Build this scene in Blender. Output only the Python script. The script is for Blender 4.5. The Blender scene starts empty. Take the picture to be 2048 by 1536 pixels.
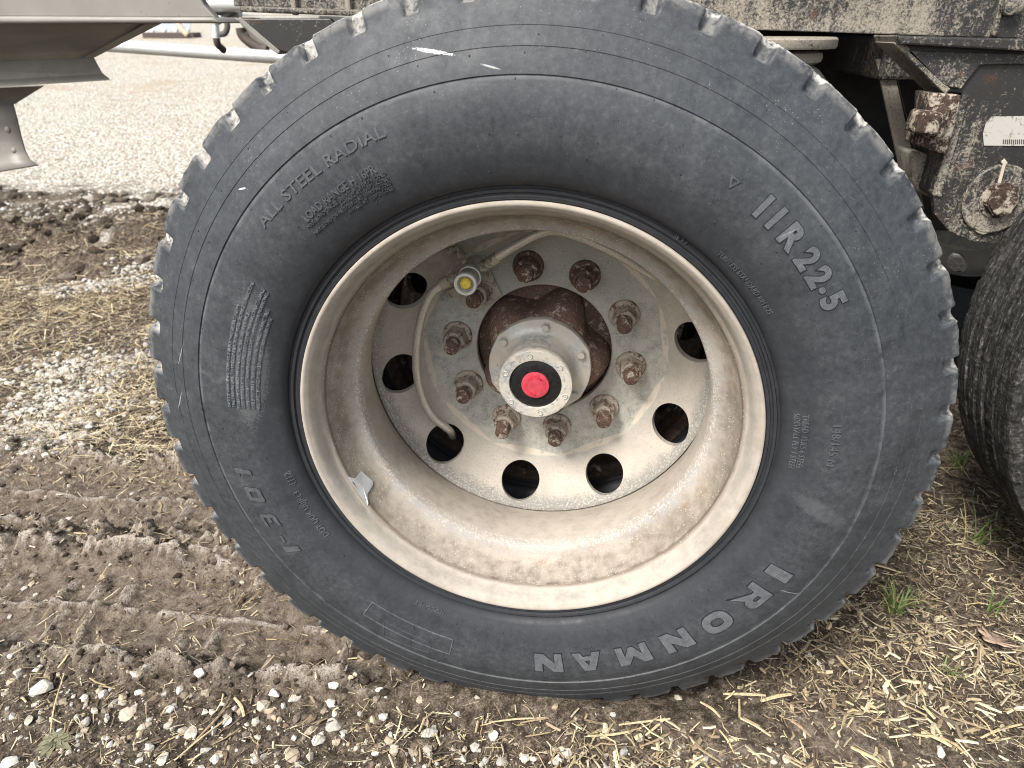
import bpy, bmesh, math, random
import numpy as np
from mathutils import Vector, Matrix

random.seed(7)
RNG = np.random.default_rng(11)
SC = bpy.context.scene
COL = SC.collection
PI = math.pi
AX = 0.5                      # axle height above the ground

# ------------------------------------------------------------------ camera
CAM = np.array([0.0914236, -0.7832763, 0.468601 + AX])
YAW, PIT, ROL, FPX = -0.1350608, 0.4648572, -0.0022678, 1419.553
_r = np.array([math.cos(YAW), -math.sin(YAW), 0.0])
_f = np.array([math.sin(YAW) * math.cos(PIT), math.cos(YAW) * math.cos(PIT), -math.sin(PIT)])
_u = np.cross(_r, _f)
CR = math.cos(ROL) * _r + math.sin(ROL) * _u
CU = -math.sin(ROL) * _r + math.cos(ROL) * _u
cam_d = bpy.data.cameras.new("camera")
cam = bpy.data.objects.new("camera", cam_d)
COL.objects.link(cam)
cam.matrix_world = Matrix(((CR[0], CU[0], -_f[0], CAM[0]), (CR[1], CU[1], -_f[1], CAM[1]),
                           (CR[2], CU[2], -_f[2], CAM[2]), (0, 0, 0, 1)))
cam_d.sensor_width = 36.0
cam_d.lens = FPX / 2048 * 36.0
cam_d.clip_start = 0.01
cam_d.clip_end = 2000
cam_d.dof.use_dof = True
cam_d.dof.focus_distance = 0.96
cam_d.dof.aperture_fstop = 7.0
SC.camera = cam

# ------------------------------------------------------------------ sky, sun, exposure
SUN_EL, SUN_AZ = math.radians(50), math.radians(212)     # azimuth clockwise from +Y
w = bpy.data.worlds.new("World")
SC.world = w
w.use_nodes = True
wn = w.node_tree
bg = wn.nodes["Background"]
sky = wn.nodes.new("ShaderNodeTexSky")
sky.sky_type = 'NISHITA'
sky.sun_disc = False
sky.sun_elevation = SUN_EL
sky.sun_rotation = SUN_AZ
sky.air_density = 1.0
sky.dust_density = 3.0
sky.ozone_density = 0.6
hsv = wn.nodes.new("ShaderNodeHueSaturation")          # thin overcast: greyer than a clear sky
hsv.inputs["Saturation"].default_value = 0.5
wn.links.new(sky.outputs[0], hsv.inputs["Color"])
wn.links.new(hsv.outputs[0], bg.inputs[0])
bg.inputs[1].default_value = 0.13
sun_d = bpy.data.lights.new("sun", 'SUN')
sun = bpy.data.objects.new("sun", sun_d)
COL.objects.link(sun)
sun_d.energy = 2.5
sun_d.angle = math.radians(15)
sun_d.color = (1.0, 0.965, 0.91)
sdir = Vector((math.sin(SUN_AZ) * math.cos(SUN_EL), math.cos(SUN_AZ) * math.cos(SUN_EL), math.sin(SUN_EL)))
sun.rotation_euler = sdir.to_track_quat('Z', 'Y').to_euler()
SC.view_settings.view_transform = 'Standard'
SC.view_settings.look = 'None'
SC.view_settings.gamma = 1.0
SC.view_settings.exposure = 1.06
SC.view_settings.use_curve_mapping = False
SC.cycles.filter_width = 1.0


# ------------------------------------------------------------------ small helpers
def ray(px, py):
    return (px - 1024) / FPX * CR + (768 - py) / FPX * CU + _f


def up(px, py, y):
    """point of the place seen at pixel (px,py) of the photograph at depth y"""
    d = ray(px, py)
    return CAM + (y - CAM[1]) / d[1] * d


def link(name, me, parent=None, loc=(0, 0, 0), mat=None, smooth=None):
    o = bpy.data.objects.new(name, me)
    COL.objects.link(o)
    if parent is not None:
        o.parent = parent
        o.location = Vector(loc) - parent_base(parent)
    else:
        o.location = loc
    if mat is not None and me is not None and not me.materials:
        me.materials.append(mat)
    return o


def parent_base(p):
    v = Vector((0, 0, 0))
    while p is not None:
        v = v + Vector(p.location)
        p = p.parent
    return v


def tag(o, label, cat, group=None, kind=None):
    o["label"] = label
    o["category"] = cat
    if group:
        o["group"] = group
    if kind:
        o["kind"] = kind
    return o


def thing(name, label, cat, loc=(0, 0, 0), group=None):
    o = bpy.data.objects.new(name, None)
    o.empty_display_size = 0.05
    COL.objects.link(o)
    o.location = loc
    return tag(o, label, cat, group)


def mesh(name, v, f, smooth=False, auto=None):
    me = bpy.data.meshes.new(name)
    me.from_pydata([tuple(map(float, p)) for p in v], [], [tuple(map(int, q)) for q in f])
    me.update()
    if smooth:
        me.polygons.foreach_set("use_smooth", [True] * len(me.polygons))
        if auto is not None:
            me.set_sharp_from_angle(angle=math.radians(auto))
    return me


def np_mesh(name, V, F, smooth=False):
    """fast mesh from numpy arrays, F is (n,k) with one k"""
    V = np.asarray(V, np.float32)
    F = np.asarray(F, np.int32)
    me = bpy.data.meshes.new(name)
    me.vertices.add(len(V))
    me.vertices.foreach_set("co", V.ravel())
    n, k = F.shape
    me.loops.add(n * k)
    me.loops.foreach_set("vertex_index", F.ravel())
    me.polygons.add(n)
    me.polygons.foreach_set("loop_start", np.arange(0, n * k, k, dtype=np.int32))
    me.polygons.foreach_set("use_smooth", np.full(n, smooth, dtype=bool))
    me.update(calc_edges=True)
    return me


def point_color(me, name, C):
    C = np.asarray(C, np.float32)
    if C.shape[1] == 3:
        C = np.c_[C, np.ones(len(C), np.float32)]
    a = me.color_attributes.new(name, 'FLOAT_COLOR', 'POINT')
    a.data.foreach_set("color", C.ravel())


def lathe(name, prof, seg=96, smooth=True, auto=40, capstart=False, capend=False, rfun=None):
    v, f = [], []
    n = len(prof)
    for i in range(seg):
        a = 2 * PI * i / seg
        for j, (r, y) in enumerate(prof):
            rr = r if rfun is None else rfun(r, y, a)
            v.append((rr * math.sin(a), y, rr * math.cos(a)))
    for i in range(seg):
        k = (i + 1) % seg
        for j in range(n - 1):
            f.append((i * n + j, i * n + j + 1, k * n + j + 1, k * n + j))
    if capstart:
        f.append([i * n for i in range(seg)])
    if capend:
        f.append([i * n + n - 1 for i in range(seg)][::-1])
    return mesh(name, v, f, smooth, auto)


def fix_normals(me):
    bm = bmesh.new()
    bm.from_mesh(me)
    bmesh.ops.recalc_face_normals(bm, faces=bm.faces)
    bm.to_mesh(me)
    bm.free()
    return me


def prism(name, pts, depth_vec, bevel=0.0, smooth=False, seg=2):
    """closed solid from a planar polygon and an extrusion vector, edges rounded"""
    bm = bmesh.new()
    d = Vector(depth_vec)
    a = [bm.verts.new(Vector(p)) for p in pts]
    b = [bm.verts.new(Vector(p) + d) for p in pts]
    bm.faces.new(a)
    bm.faces.new(b[::-1])
    n = len(pts)
    for i in range(n):
        j = (i + 1) % n
        bm.faces.new((a[j], a[i], b[i], b[j]))
    bmesh.ops.recalc_face_normals(bm, faces=bm.faces)
    if bevel > 0:
        bmesh.ops.bevel(bm, geom=list(bm.edges), offset=bevel, segments=seg, affect='EDGES', profile=0.5)
    me = bpy.data.meshes.new(name)
    bm.to_mesh(me)
    bm.free()
    if smooth:
        me.polygons.foreach_set("use_smooth", [True] * len(me.polygons))
        me.set_sharp_from_angle(angle=math.radians(45))
    return me


def box(name, c, s, bevel=0.0, rot=None, seg=2):
    bm = bmesh.new()
    bmesh.ops.create_cube(bm, size=1.0)
    bmesh.ops.scale(bm, vec=Vector(s), verts=bm.verts)
    if bevel:
        bmesh.ops.bevel(bm, geom=list(bm.edges), offset=bevel, segments=seg, affect='EDGES', profile=0.5)
    if rot is not None:
        bmesh.ops.rotate(bm, cent=(0, 0, 0), matrix=rot, verts=bm.verts)
    bmesh.ops.translate(bm, vec=Vector(c), verts=bm.verts)
    me = bpy.data.meshes.new(name)
    bm.to_mesh(me)
    bm.free()
    return me


def catmull(P, n):
    P = [np.array(p, float) for p in P]
    P = [2 * P[0] - P[1]] + P + [2 * P[-1] - P[-2]]
    out = []
    for i in range(1, len(P) - 2):
        a, b, c, d = P[i - 1:i + 3]
        for k in range(n):
            t = k / n
            out.append(0.5 * ((2 * b) + (c - a) * t + (2 * a - 5 * b + 4 * c - d) * t * t + (3 * b - a - 3 * c + d) * t ** 3))
    out.append(P[-2])
    return out


def tube(name, P, rad, seg=12, smooth=True):
    P = [Vector(p) for p in P]
    v, f = [], []
    ref = Vector((0.2, -1, 0.35)).normalized()
    for i, p in enumerate(P):
        t = (P[min(i + 1, len(P) - 1)] - P[max(i - 1, 0)]).normalized()
        a = t.cross(ref).normalized()
        b = t.cross(a).normalized()
        r = rad[i] if hasattr(rad, '__len__') else rad
        for k in range(seg):
            g = 2 * PI * k / seg
            v.append(p + a * (r * math.cos(g)) + b * (r * math.sin(g)))
    for i in range(len(P) - 1):
        for k in range(seg):
            q = (k + 1) % seg
            f.append((i * seg + k, i * seg + q, (i + 1) * seg + q, (i + 1) * seg + k))
    f.append(list(range(seg))[::-1])
    f.append([(len(P) - 1) * seg + k for k in range(seg)])
    return fix_normals(mesh(name, v, f, smooth, 50))


def vnoise(x, y, seed=0):
    x = np.asarray(x, float)
    y = np.asarray(y, float)
    xi = np.floor(x).astype(np.int64)
    yi = np.floor(y).astype(np.int64)
    fx, fy = x - xi, y - yi
    fx = fx * fx * (3 - 2 * fx)
    fy = fy * fy * (3 - 2 * fy)

    def h(a, b):
        n = (a * 374761393 + b * 668265263 + seed * 1442695041) & 0xFFFFFFFF
        n = ((n ^ (n >> 13)) * 1274126177) & 0xFFFFFFFF
        n = n ^ (n >> 16)
        return (n & 0xFFFF) / 65535.0
    return ((h(xi, yi) * (1 - fx) + h(xi + 1, yi) * fx) * (1 - fy) + (h(xi, yi + 1) * (1 - fx) + h(xi + 1, yi + 1) * fx) * fy)


def fbm(x, y, s, o=4, seed=0):
    t, a, tot = 0, 1.0, 0
    for k in range(o):
        t = t + a * vnoise(x * s, y * s, seed + k)
        tot += a
        a *= 0.5
        s *= 2.03
    return t / tot


def sstep(a, b, x):
    t = np.clip((x - a) / (b - a), 0, 1)
    return t * t * (3 - 2 * t)


# ------------------------------------------------------------------ node materials
class NB:
    def __init__(s, name, rough=0.8, metal=0.0, spec=0.3):
        s.m = bpy.data.materials.new(name)
        s.m.use_nodes = True
        s.t = s.m.node_tree
        s.b = s.t.nodes["Principled BSDF"]
        s.b.inputs["Roughness"].default_value = rough
        s.b.inputs["Metallic"].default_value = metal
        s.b.inputs["Specular IOR Level"].default_value = spec

    def n(s, kind):
        return s.t.nodes.new("ShaderNode" + kind)

    def L(s, a, b):
        s.t.links.new(a, b)

    def put(s, sock, v):
        if hasattr(v, "is_output") or isinstance(v, bpy.types.NodeSocket):
            s.L(v, sock)
        elif isinstance(v, (tuple, list)) and len(v) == 3 and sock.type == 'RGBA':
            sock.default_value = (*v, 1)
        else:
            sock.default_value = v

    def obj(s):
        return s.n("TexCoord").outputs["Object"]

    def pos(s):
        return s.n("NewGeometry").outputs["Position"]

    def attr(s, name):
        a = s.n("Attribute")
        a.attribute_name = name
        return a.outputs["Color"]

    def sep(s, v):
        q = s.n("SeparateXYZ")
        s.L(v, q.inputs[0])
        return q.outputs

    def noise(s, scale, detail=4, rough=0.55, dist=0.0, vec=None, out=0):
        q = s.n("TexNoise")
        q.inputs["Scale"].default_value = scale
        q.inputs["Detail"].default_value = detail
        q.inputs["Roughness"].default_value = rough
        q.inputs["Distortion"].default_value = dist
        s.L(vec if vec is not None else s.obj(), q.inputs["Vector"])
        return q.outputs[out]

    def vor(s, scale, vec=None, feat='F1', out="Distance", rnd=1.0):
        q = s.n("TexVoronoi")
        q.feature = feat
        q.inputs["Scale"].default_value = scale
        q.inputs["Randomness"].default_value = rnd
        s.L(vec if vec is not None else s.obj(), q.inputs["Vector"])
        return q.outputs[out]

    def ma(s, op, a, b=0.0, c=None, clamp=False):
        q = s.n("Math")
        q.operation = op
        q.use_clamp = clamp
        s.put(q.inputs[0], a)
        s.put(q.inputs[1], b)
        if c is not None:
            s.put(q.inputs[2], c)
        return q.outputs[0]

    def step(s, v, a, b):
        q = s.n("MapRange")
        q.interpolation_type = 'SMOOTHSTEP'
        s.put(q.inputs[0], v)
        if a < b:
            q.inputs[1].default_value, q.inputs[2].default_value = a, b
        else:
            q.inputs[1].default_value, q.inputs[2].default_value = b, a
            q.inputs[3].default_value, q.inputs[4].default_value = 1, 0
        return q.outputs[0]

    def band(s, v, a, b, c, d):
        return s.ma('MULTIPLY', s.step(v, a, b), s.step(v, d, c))

    def mix(s, fac, a, b, mode='MIX'):
        q = s.n("Mix")
        q.data_type = 'RGBA'
        q.blend_type = mode
        s.put(q.inputs["Factor"], fac)
        s.put(q.inputs[6], a)
        s.put(q.inputs[7], b)
        return q.outputs[2]

    def ramp(s, fac, stops):
        q = s.n("ValToRGB")
        el = q.color_ramp.elements
        while len(el) < len(stops):
            el.new(0.5)
        for e, (p, c) in zip(el, stops):
            e.position = p
            e.color = (*c, 1) if len(c) == 3 else c
        s.put(q.inputs[0], fac)
        return q.outputs[0]

    def bump(s, h, strength=0.5, dist=0.002, prev=None):
        q = s.n("Bump")
        q.inputs["Strength"].default_value = strength
        q.inputs["Distance"].default_value = dist
        s.put(q.inputs["Height"], h)
        if prev is not None:
            s.L(prev, q.inputs["Normal"])
        return q.outputs[0]

    def fin(s, col=None, rough=None, normal=None, metal=None):
        if col is not None:
            s.put(s.b.inputs["Base Color"], col)
        if rough is not None:
            s.put(s.b.inputs["Roughness"], rough)
        if metal is not None:
            s.put(s.b.inputs["Metallic"], metal)
        if normal is not None:
            s.L(normal, s.b.inputs["Normal"])
        return s.m

    def scale(s, v, vec):
        q = s.n("Mapping")
        s.L(v, q.inputs[0])
        q.inputs["Scale"].default_value = vec
        return q.outputs[0]

    def polar(s):
        """radius, angle and depth of the wheel"""
        x, y, z = s.sep(s.obj())
        r = s.ma('SQRT', s.ma('ADD', s.ma('MULTIPLY', x, x), s.ma('MULTIPLY', z, z)))
        a = s.ma('ARCTAN2', x, z)
        return x, y, z, r, a


DUST = (0.50, 0.43, 0.33)


def mat_rubber(name, base=0.042, dirt=1.0, raised=False):
    k = NB(name, 0.62, 0, 0.35)
    x, y, z, r, a = k.polar()
    big = k.noise(7, 5, 0.6)
    mid = k.noise(38, 5, 0.65)
    fine = k.noise(420, 3, 0.6)
    gr = k.noise(135, 4, 0.7)
    sv_ = k.n("CombineXYZ")
    k.L(k.ma('MULTIPLY', r, 9.0), sv_.inputs[0])
    k.L(k.ma('MULTIPLY', a, 16.0), sv_.inputs[1])
    smear = k.noise(1.0, 4, 0.6, 0.6, sv_.outputs[0])
    f = k.ma('ADD', k.ma('ADD', k.ma('MULTIPLY', big, 0.16), k.ma('MULTIPLY', mid, 0.20)), k.ma('ADD', k.ma('MULTIPLY', gr, 0.44), k.ma('MULTIPLY', smear, 0.20)))
    c = k.ramp(f, [(0.37, (base * .52, base * .58, base * .66)), (0.47, (base * .84, base * .93, base * 1.04)),
                   (0.55, (base * 1.12, base * 1.22, base * 1.34)), (0.66, (base * 1.9, base * 2.0, base * 2.1))])
    c = k.mix(k.ma('MULTIPLY', k.step(fine, 0.60, 0.74), 0.6), c, (base * 2.8, base * 2.85, base * 2.9))
    # radial scuffs: noise stretched round the tyre and across it
    cv = k.n("CombineXYZ")
    k.L(k.ma('MULTIPLY', r, 420.0), cv.inputs[0])
    k.L(k.ma('MULTIPLY', a, 5.0), cv.inputs[1])
    st = k.noise(1.0, 3, 0.6, 0.3, cv.outputs[0])
    c = k.mix(k.ma('MULTIPLY', k.step(st, 0.62, 0.75), 0.25), c, (base * 2.6, base * 2.6, base * 2.6))
    cv2 = k.n("CombineXYZ")
    k.L(k.ma('MULTIPLY', r, 22.0), cv2.inputs[0])
    k.L(k.ma('MULTIPLY', a, 130.0), cv2.inputs[1])
    st2 = k.noise(1.0, 3, 0.6, 1.2, cv2.outputs[0])
    sc = k.ma('MULTIPLY', k.step(st2, 0.70, 0.80), k.step(k.noise(11, 2), 0.5, 0.62))
    c = k.mix(k.ma('MULTIPLY', sc, 0.55), c, (0.20, 0.205, 0.21))
    if not raised:
        # clean dark bead ring next to the rim, greyer sidewall further out
        c = k.mix(k.ma('MULTIPLY', k.band(r, 0.296, 0.302, 0.318, 0.330), 0.75), c, (0.016, 0.017, 0.020))
        c = k.mix(k.ma('MULTIPLY', k.band(r, 0.312, 0.330, 0.342, 0.372), 0.55), c, (0.020, 0.022, 0.026))
        # flecks of dried mud near the tread
        fl = k.ma('MULTIPLY', k.step(k.vor(260), 0.15, 0.10), k.step(k.noise(22, 2), 0.54, 0.64))
        fl = k.ma('MULTIPLY', fl, k.step(r, 0.40, 0.46))
        c = k.mix(k.ma('MULTIPLY', fl, 0.7), c, (0.34, 0.33, 0.31))
        # dust caked in the tread pockets (painted per vertex from the shape)
        d = k.sep(k.attr("dust"))[0]
        dn = k.ma('MULTIPLY', d, k.step(k.ma('ADD', mid, k.ma('MULTIPLY', k.noise(190, 3), 0.6)), 0.62, 0.92))
        c = k.mix(k.ma('MINIMUM', k.ma('MULTIPLY', dn, 1.3 * dirt), 0.95), c, (0.50, 0.475, 0.425))
        eb = k.ma('MULTIPLY', k.band(r, 0.4215, 0.4262, 0.4268, 0.4275), k.ma('MULTIPLY', k.step(mid, 0.3, 0.6), 0.45))
        c = k.mix(eb, c, (0.17, 0.175, 0.18))
        # two white scuffs and the pale wedge left of the hub
        for (px, pz, ang, ln, wd, cc) in SCUFFS:
            ca, sa = math.cos(ang), math.sin(ang)
            dx = k.ma('SUBTRACT', x, px)
            dz = k.ma('SUBTRACT', z, pz)
            uu = k.ma('ADD', k.ma('MULTIPLY', dx, ca), k.ma('MULTIPLY', dz, sa))
            vv = k.ma('SUBTRACT', k.ma('MULTIPLY', dz, ca), k.ma('MULTIPLY', dx, sa))
            e = k.ma('ADD', k.ma('POWER', k.ma('ABSOLUTE', k.ma('DIVIDE', uu, ln)), 2.0), k.ma('POWER', k.ma('ABSOLUTE', k.ma('DIVIDE', vv, wd)), 2.0))
            e = k.ma('ADD', e, k.ma('MULTIPLY', k.ma('SUBTRACT', k.noise(420, 4, 0.75), 0.5), 3.2))
            c = k.mix(k.ma('MULTIPLY', k.step(e, 1.0, 0.55), cc), c, (0.62, 0.62, 0.61))
    else:
        hv = k.ma('SINE', k.ma('MULTIPLY', k.ma('ADD', x, k.ma('MULTIPLY', z, 0.6)), 3600.0))
        c = k.mix(k.ma('MULTIPLY', k.step(hv, 0.0, 0.8), 0.35), c, (base * 2.2, base * 2.2, base * 2.15))
    h = k.ma('ADD', k.ma('MULTIPLY', fine, 0.4), mid)
    nb = k.bump(h, 0.25, 0.0012)
    return k.fin(c, k.ramp(mid, [(0.3, (0.48,) * 3), (0.7, (0.72,) * 3)]), nb)


def mat_rim():
    k = NB("dusty rim", 0.9, 0, 0.12)
    x, y, z, r, a = k.polar()
    n1 = k.noise(9, 6, 0.65)
    n2 = k.noise(55, 6, 0.7)
    n3 = k.noise(330, 4, 0.65)
    # object-space normal to know which faces look up
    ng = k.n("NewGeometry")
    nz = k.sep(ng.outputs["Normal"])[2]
    tan_ = k.ramp(k.ma('ADD', k.ma('MULTIPLY', n1, 0.6), k.ma('MULTIPLY', n2, 0.4)), [(0.34, (0.265, 0.234, 0.197)), (0.5, (0.350, 0.310, 0.262)), (0.66, (0.425, 0.380, 0.326))])
    grey = k.ramp(n2, [(0.3, (0.26, 0.25, 0.22)), (0.6, (0.38, 0.36, 0.31)), (0.8, (0.46, 0.43, 0.37))])
    c = tan_
    # greyer concave ring just inside the lip
    c = k.mix(k.ma('MULTIPLY', k.band(y, 0.001, 0.004, 0.020, 0.028), 0.45), c, grey)
    # brown water stained bead seat
    brn = k.ramp(k.ma('ADD', k.ma('MULTIPLY', n1, 0.5), k.ma('MULTIPLY', n2, 0.5)),
                 [(0.36, (0.110, 0.092, 0.075)), (0.48, (0.18, 0.155, 0.125)), (0.58, (0.26, 0.225, 0.182)), (0.70, (0.40, 0.355, 0.295))])
    edge = k.ma('ADD', y, k.ma('MULTIPLY', k.ma('SUBTRACT', n1, 0.5), 0.02))
    bm_ = k.band(edge, 0.025, 0.030, 0.058, 0.086)
    c = k.mix(k.ma('MULTIPLY', bm_, 0.80), c, brn)
    rust = k.ma('MULTIPLY', k.step(k.noise(26, 5, 0.7), 0.58, 0.70), k.band(edge, 0.03, 0.04, 0.062, 0.08))
    c = k.mix(k.ma('MULTIPLY', rust, 0.45), c, (0.22, 0.125, 0.06))
    # chalky speckle on the crest where the well begins
    cr = k.ma('MULTIPLY', k.band(y, 0.072, 0.080, 0.090, 0.100), k.step(n3, 0.48, 0.62))
    c = k.mix(k.ma('MULTIPLY', cr, 0.7), c, (0.58, 0.56, 0.53))
    gp = k.ma('MULTIPLY', k.band(y, 0.066, 0.076, 0.083, 0.090), k.step(n2, 0.45, 0.6))
    c = k.mix(k.ma('MULTIPLY', gp, 0.6), c, (0.26, 0.27, 0.27))
    cl_ = k.ma('MULTIPLY', k.band(k.ma('ADD', y, k.ma('MULTIPLY', k.ma('SUBTRACT', n2, 0.5), 0.004)), 0.0265, 0.0285, 0.0300, 0.0335), 0.75)
    c = k.mix(cl_, c, (0.10, 0.075, 0.055))
    rv = k.n("CombineXYZ")
    k.L(k.ma('MULTIPLY', y, 900.0), rv.inputs[0])
    k.L(k.ma('MULTIPLY', a, 3.0), rv.inputs[1])
    ringn = k.noise(1.0, 4, 0.7, 0.4, rv.outputs[0])
    c = k.mix(k.ma('MULTIPLY', k.step(ringn, 0.55, 0.72), 0.28), c, (0.17, 0.14, 0.105))
    # pale specks
    sp = k.step(k.vor(260), 0.24, 0.14)
    sp = k.ma('MULTIPLY', sp, k.step(k.noise(50, 2), 0.46, 0.58))
    c = k.mix(k.ma('MULTIPLY', k.ma('MULTIPLY', sp, bm_), 0.8), c, (0.62, 0.57, 0.48))
    dk = k.ma('MULTIPLY', k.step(k.vor(190), 0.10, 0.06), 0.6)
    c = k.mix(dk, c, (0.14, 0.11, 0.08))
    # paler on faces that look up
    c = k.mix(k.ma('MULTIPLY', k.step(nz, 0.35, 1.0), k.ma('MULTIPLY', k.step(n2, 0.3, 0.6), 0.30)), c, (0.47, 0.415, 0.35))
    # hairline cracks in the dust of the well
    ck = k.ma('MULTIPLY', k.step(k.vor(17, None, 'DISTANCE_TO_EDGE'), 0.012, 0.004), k.band(y, 0.09, 0.1, 0.17, 0.19))
    nb = k.bump(k.ma('ADD', n2, k.ma('MULTIPLY', n3, 0.5)), 0.35, 0.0012)
    return k.fin(c, 0.92, nb)


def mat_disc():
    k = NB("dusty wheel disc", 0.78, 0, 0.3)
    x, y, z, r, a = k.polar()
    n1 = k.noise(12, 5, 0.6)
    n2 = k.noise(60, 6, 0.7)
    n3 = k.noise(330, 3, 0.65)
    green = k.ramp(n2, [(0.32, (0.21, 0.215, 0.19)), (0.5, (0.34, 0.34, 0.30)), (0.68, (0.47, 0.45, 0.39))])
    tan_ = k.ramp(n1, [(0.3, (0.33, 0.30, 0.255)), (0.6, (0.43, 0.385, 0.325)), (0.8, (0.48, 0.425, 0.355))])
    sp = k.step(n3, 0.47, 0.60)
    inner = k.mix(k.ma('MULTIPLY', sp, 0.6), green, (0.46, 0.43, 0.37))
    outer = k.mix(k.ma('MULTIPLY', k.step(n3, 0.52, 0.64), 0.4), tan_, (0.22, 0.21, 0.185))
    f = k.step(k.ma('ADD', r, k.ma('MULTIPLY', k.ma('SUBTRACT', n1, 0.5), 0.03)), 0.180, 0.212)
    # darker blotches on the disc above the hub than below it
    c = k.mix(f, inner, outer)
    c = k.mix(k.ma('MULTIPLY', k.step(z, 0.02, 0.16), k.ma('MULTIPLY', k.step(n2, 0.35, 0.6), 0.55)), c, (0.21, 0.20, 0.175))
    ro = k.ma('MULTIPLY', k.step(k.ma('ADD', r, k.ma('MULTIPLY', k.ma('SUBTRACT', n2, 0.5), 0.02)), 0.248, 0.258), k.step(n3, 0.36, 0.5))
    c = k.mix(k.ma('MULTIPLY', ro, 0.75), c, (0.17, 0.172, 0.165))
    # pale crescents of dust held at the edge of the mounting face
    aa = k.ma('SUBTRACT', k.ma('FLOORED_MODULO', k.ma('SUBTRACT', a, math.radians(8.0 - 18.0)), math.radians(36)), math.radians(18))
    chord = k.ma('DIVIDE', 0.1885, k.ma('COSINE', aa))
    rr = k.ma('ADD', r, k.ma('MULTIPLY', k.ma('SUBTRACT', k.noise(40, 3), 0.5), 0.006))
    cres = k.ma('MULTIPLY', k.step(k.ma('SUBTRACT', rr, chord), 0.0, 0.0015), k.step(rr, 0.1990, 0.1975))
    c = k.mix(k.ma('MULTIPLY', k.ma('MULTIPLY', cres, k.step(k.noise(70, 3), 0.30, 0.5)), 0.75), c, (0.56, 0.49, 0.39))
    # rust weeping round the studs
    ru = k.ma('MULTIPLY', k.step(k.noise(30, 5, 0.7), 0.60, 0.72), k.band(r, 0.118, 0.13, 0.165, 0.18))
    c = k.mix(k.ma('MULTIPLY', k.ma('MULTIPLY', ru, k.step(n3, 0.4, 0.6)), 0.85), c, (0.17, 0.095, 0.06))
    # dusty halo at the bore
    c = k.mix(k.ma('MULTIPLY', k.step(r, 0.118, 0.111), 0.6), c, (0.42, 0.38, 0.31))
    c = k.mix(k.ma('MULTIPLY', k.step(k.vor(260), 0.11, 0.07), 0.55), c, (0.10, 0.09, 0.08))
    nb = k.bump(k.ma('ADD', n2, k.ma('MULTIPLY', n3, 0.6)), 0.35, 0.001)
    return k.fin(c, 0.82, nb)


def mat_rust(name, dust=0.5, dark=(0.050, 0.030, 0.024), scale=1.0):
    k = NB(name, 0.9, 0, 0.2)
    oi = k.n("ObjectInfo").outputs["Random"]
    v = k.n("VectorMath")
    v.operation = 'ADD'
    k.L(k.obj(), v.inputs[0])
    cb = k.n("CombineXYZ")
    k.L(k.ma('MULTIPLY', oi, 7.3), cb.inputs[0])
    k.L(k.ma('MULTIPLY', oi, 3.1), cb.inputs[1])
    k.L(cb.outputs[0], v.inputs[1])
    vec = v.outputs[0]
    n1 = k.noise(45 * scale, 5, 0.65, 0.4, vec)
    n2 = k.noise(210 * scale, 4, 0.65, 0, vec)
    c = k.ramp(n2, [(0.3, dark), (0.55, (dark[0] * 2.1, dark[1] * 1.9, dark[2] * 1.7)), (0.75, (dark[0] * 3.6, dark[1] * 3.0, dark[2] * 2.6))])
    th = 0.62 - dust * 0.26
    d = k.step(k.ma('ADD', k.ma('MULTIPLY', n1, 0.75), k.ma('MULTIPLY', n2, 0.25)), th, th + 0.10)
    c = k.mix(k.ma('MULTIPLY', d, 0.75), c, (0.42, 0.37, 0.30))
    c = k.mix(k.ma('MULTIPLY', k.step(k.vor(190 * scale, vec), 0.16, 0.10), 0.8), c, (0.035, 0.024, 0.02))
    nb = k.bump(k.ma('ADD', n1, k.ma('MULTIPLY', n2, 0.7)), 0.6, 0.0015)
    return k.fin(c, 0.9, nb)


def mat_alloy():
    k = NB("dull cast alloy", 0.5, 0.55, 0.5)
    n1 = k.noise(30, 5, 0.6)
    n2 = k.noise(260, 4, 0.6)
    c = k.ramp(n2, [(0.3, (0.36, 0.37, 0.36)), (0.7, (0.60, 0.60, 0.57))])
    d = k.step(k.ma('ADD', k.ma('MULTIPLY', n1, 0.6), k.ma('MULTIPLY', n2, 0.4)), 0.42, 0.54)
    c = k.mix(k.ma('MULTIPLY', d, 0.8), c, (0.42, 0.37, 0.295))
    me = k.ma('MULTIPLY', k.ma('SUBTRACT', 1.0, d), 0.6)
    return k.fin(c, k.ramp(n2, [(0.3, (0.42,) * 3), (0.7, (0.7,) * 3)]), k.bump(n2, 0.3, 0.0006), me)


def mat_plain(name, col, rough=0.5, metal=0.0, var=0.12, scale=60, bump=0.2, spec=0.4):
    k = NB(name, rough, metal, spec)
    n = k.noise(scale, 4, 0.6)
    c = k.ramp(n, [(0.3, tuple(v * (1 - var) for v in col)), (0.7, tuple(min(1, v * (1 + var)) for v in col))])
    return k.fin(c, None, k.bump(n, bump, 0.001))


def mat_braid():
    k = NB("braided steel hose", 0.42, 0.5, 0.5)
    x, y, z = k.sep(k.obj())
    ck = k.vor(900, None, 'F1')
    c = k.ramp(ck, [(0.0, (0.66, 0.62, 0.54)), (0.5, (0.52, 0.485, 0.42)), (0.9, (0.30, 0.28, 0.24))])
    n1 = k.noise(40, 3)
    c = k.mix(k.ma('MULTIPLY', k.step(n1, 0.45, 0.65), 0.4), c, (0.48, 0.43, 0.35))
    return k.fin(c, None, k.bump(ck, 0.4, 0.0006))


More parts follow.
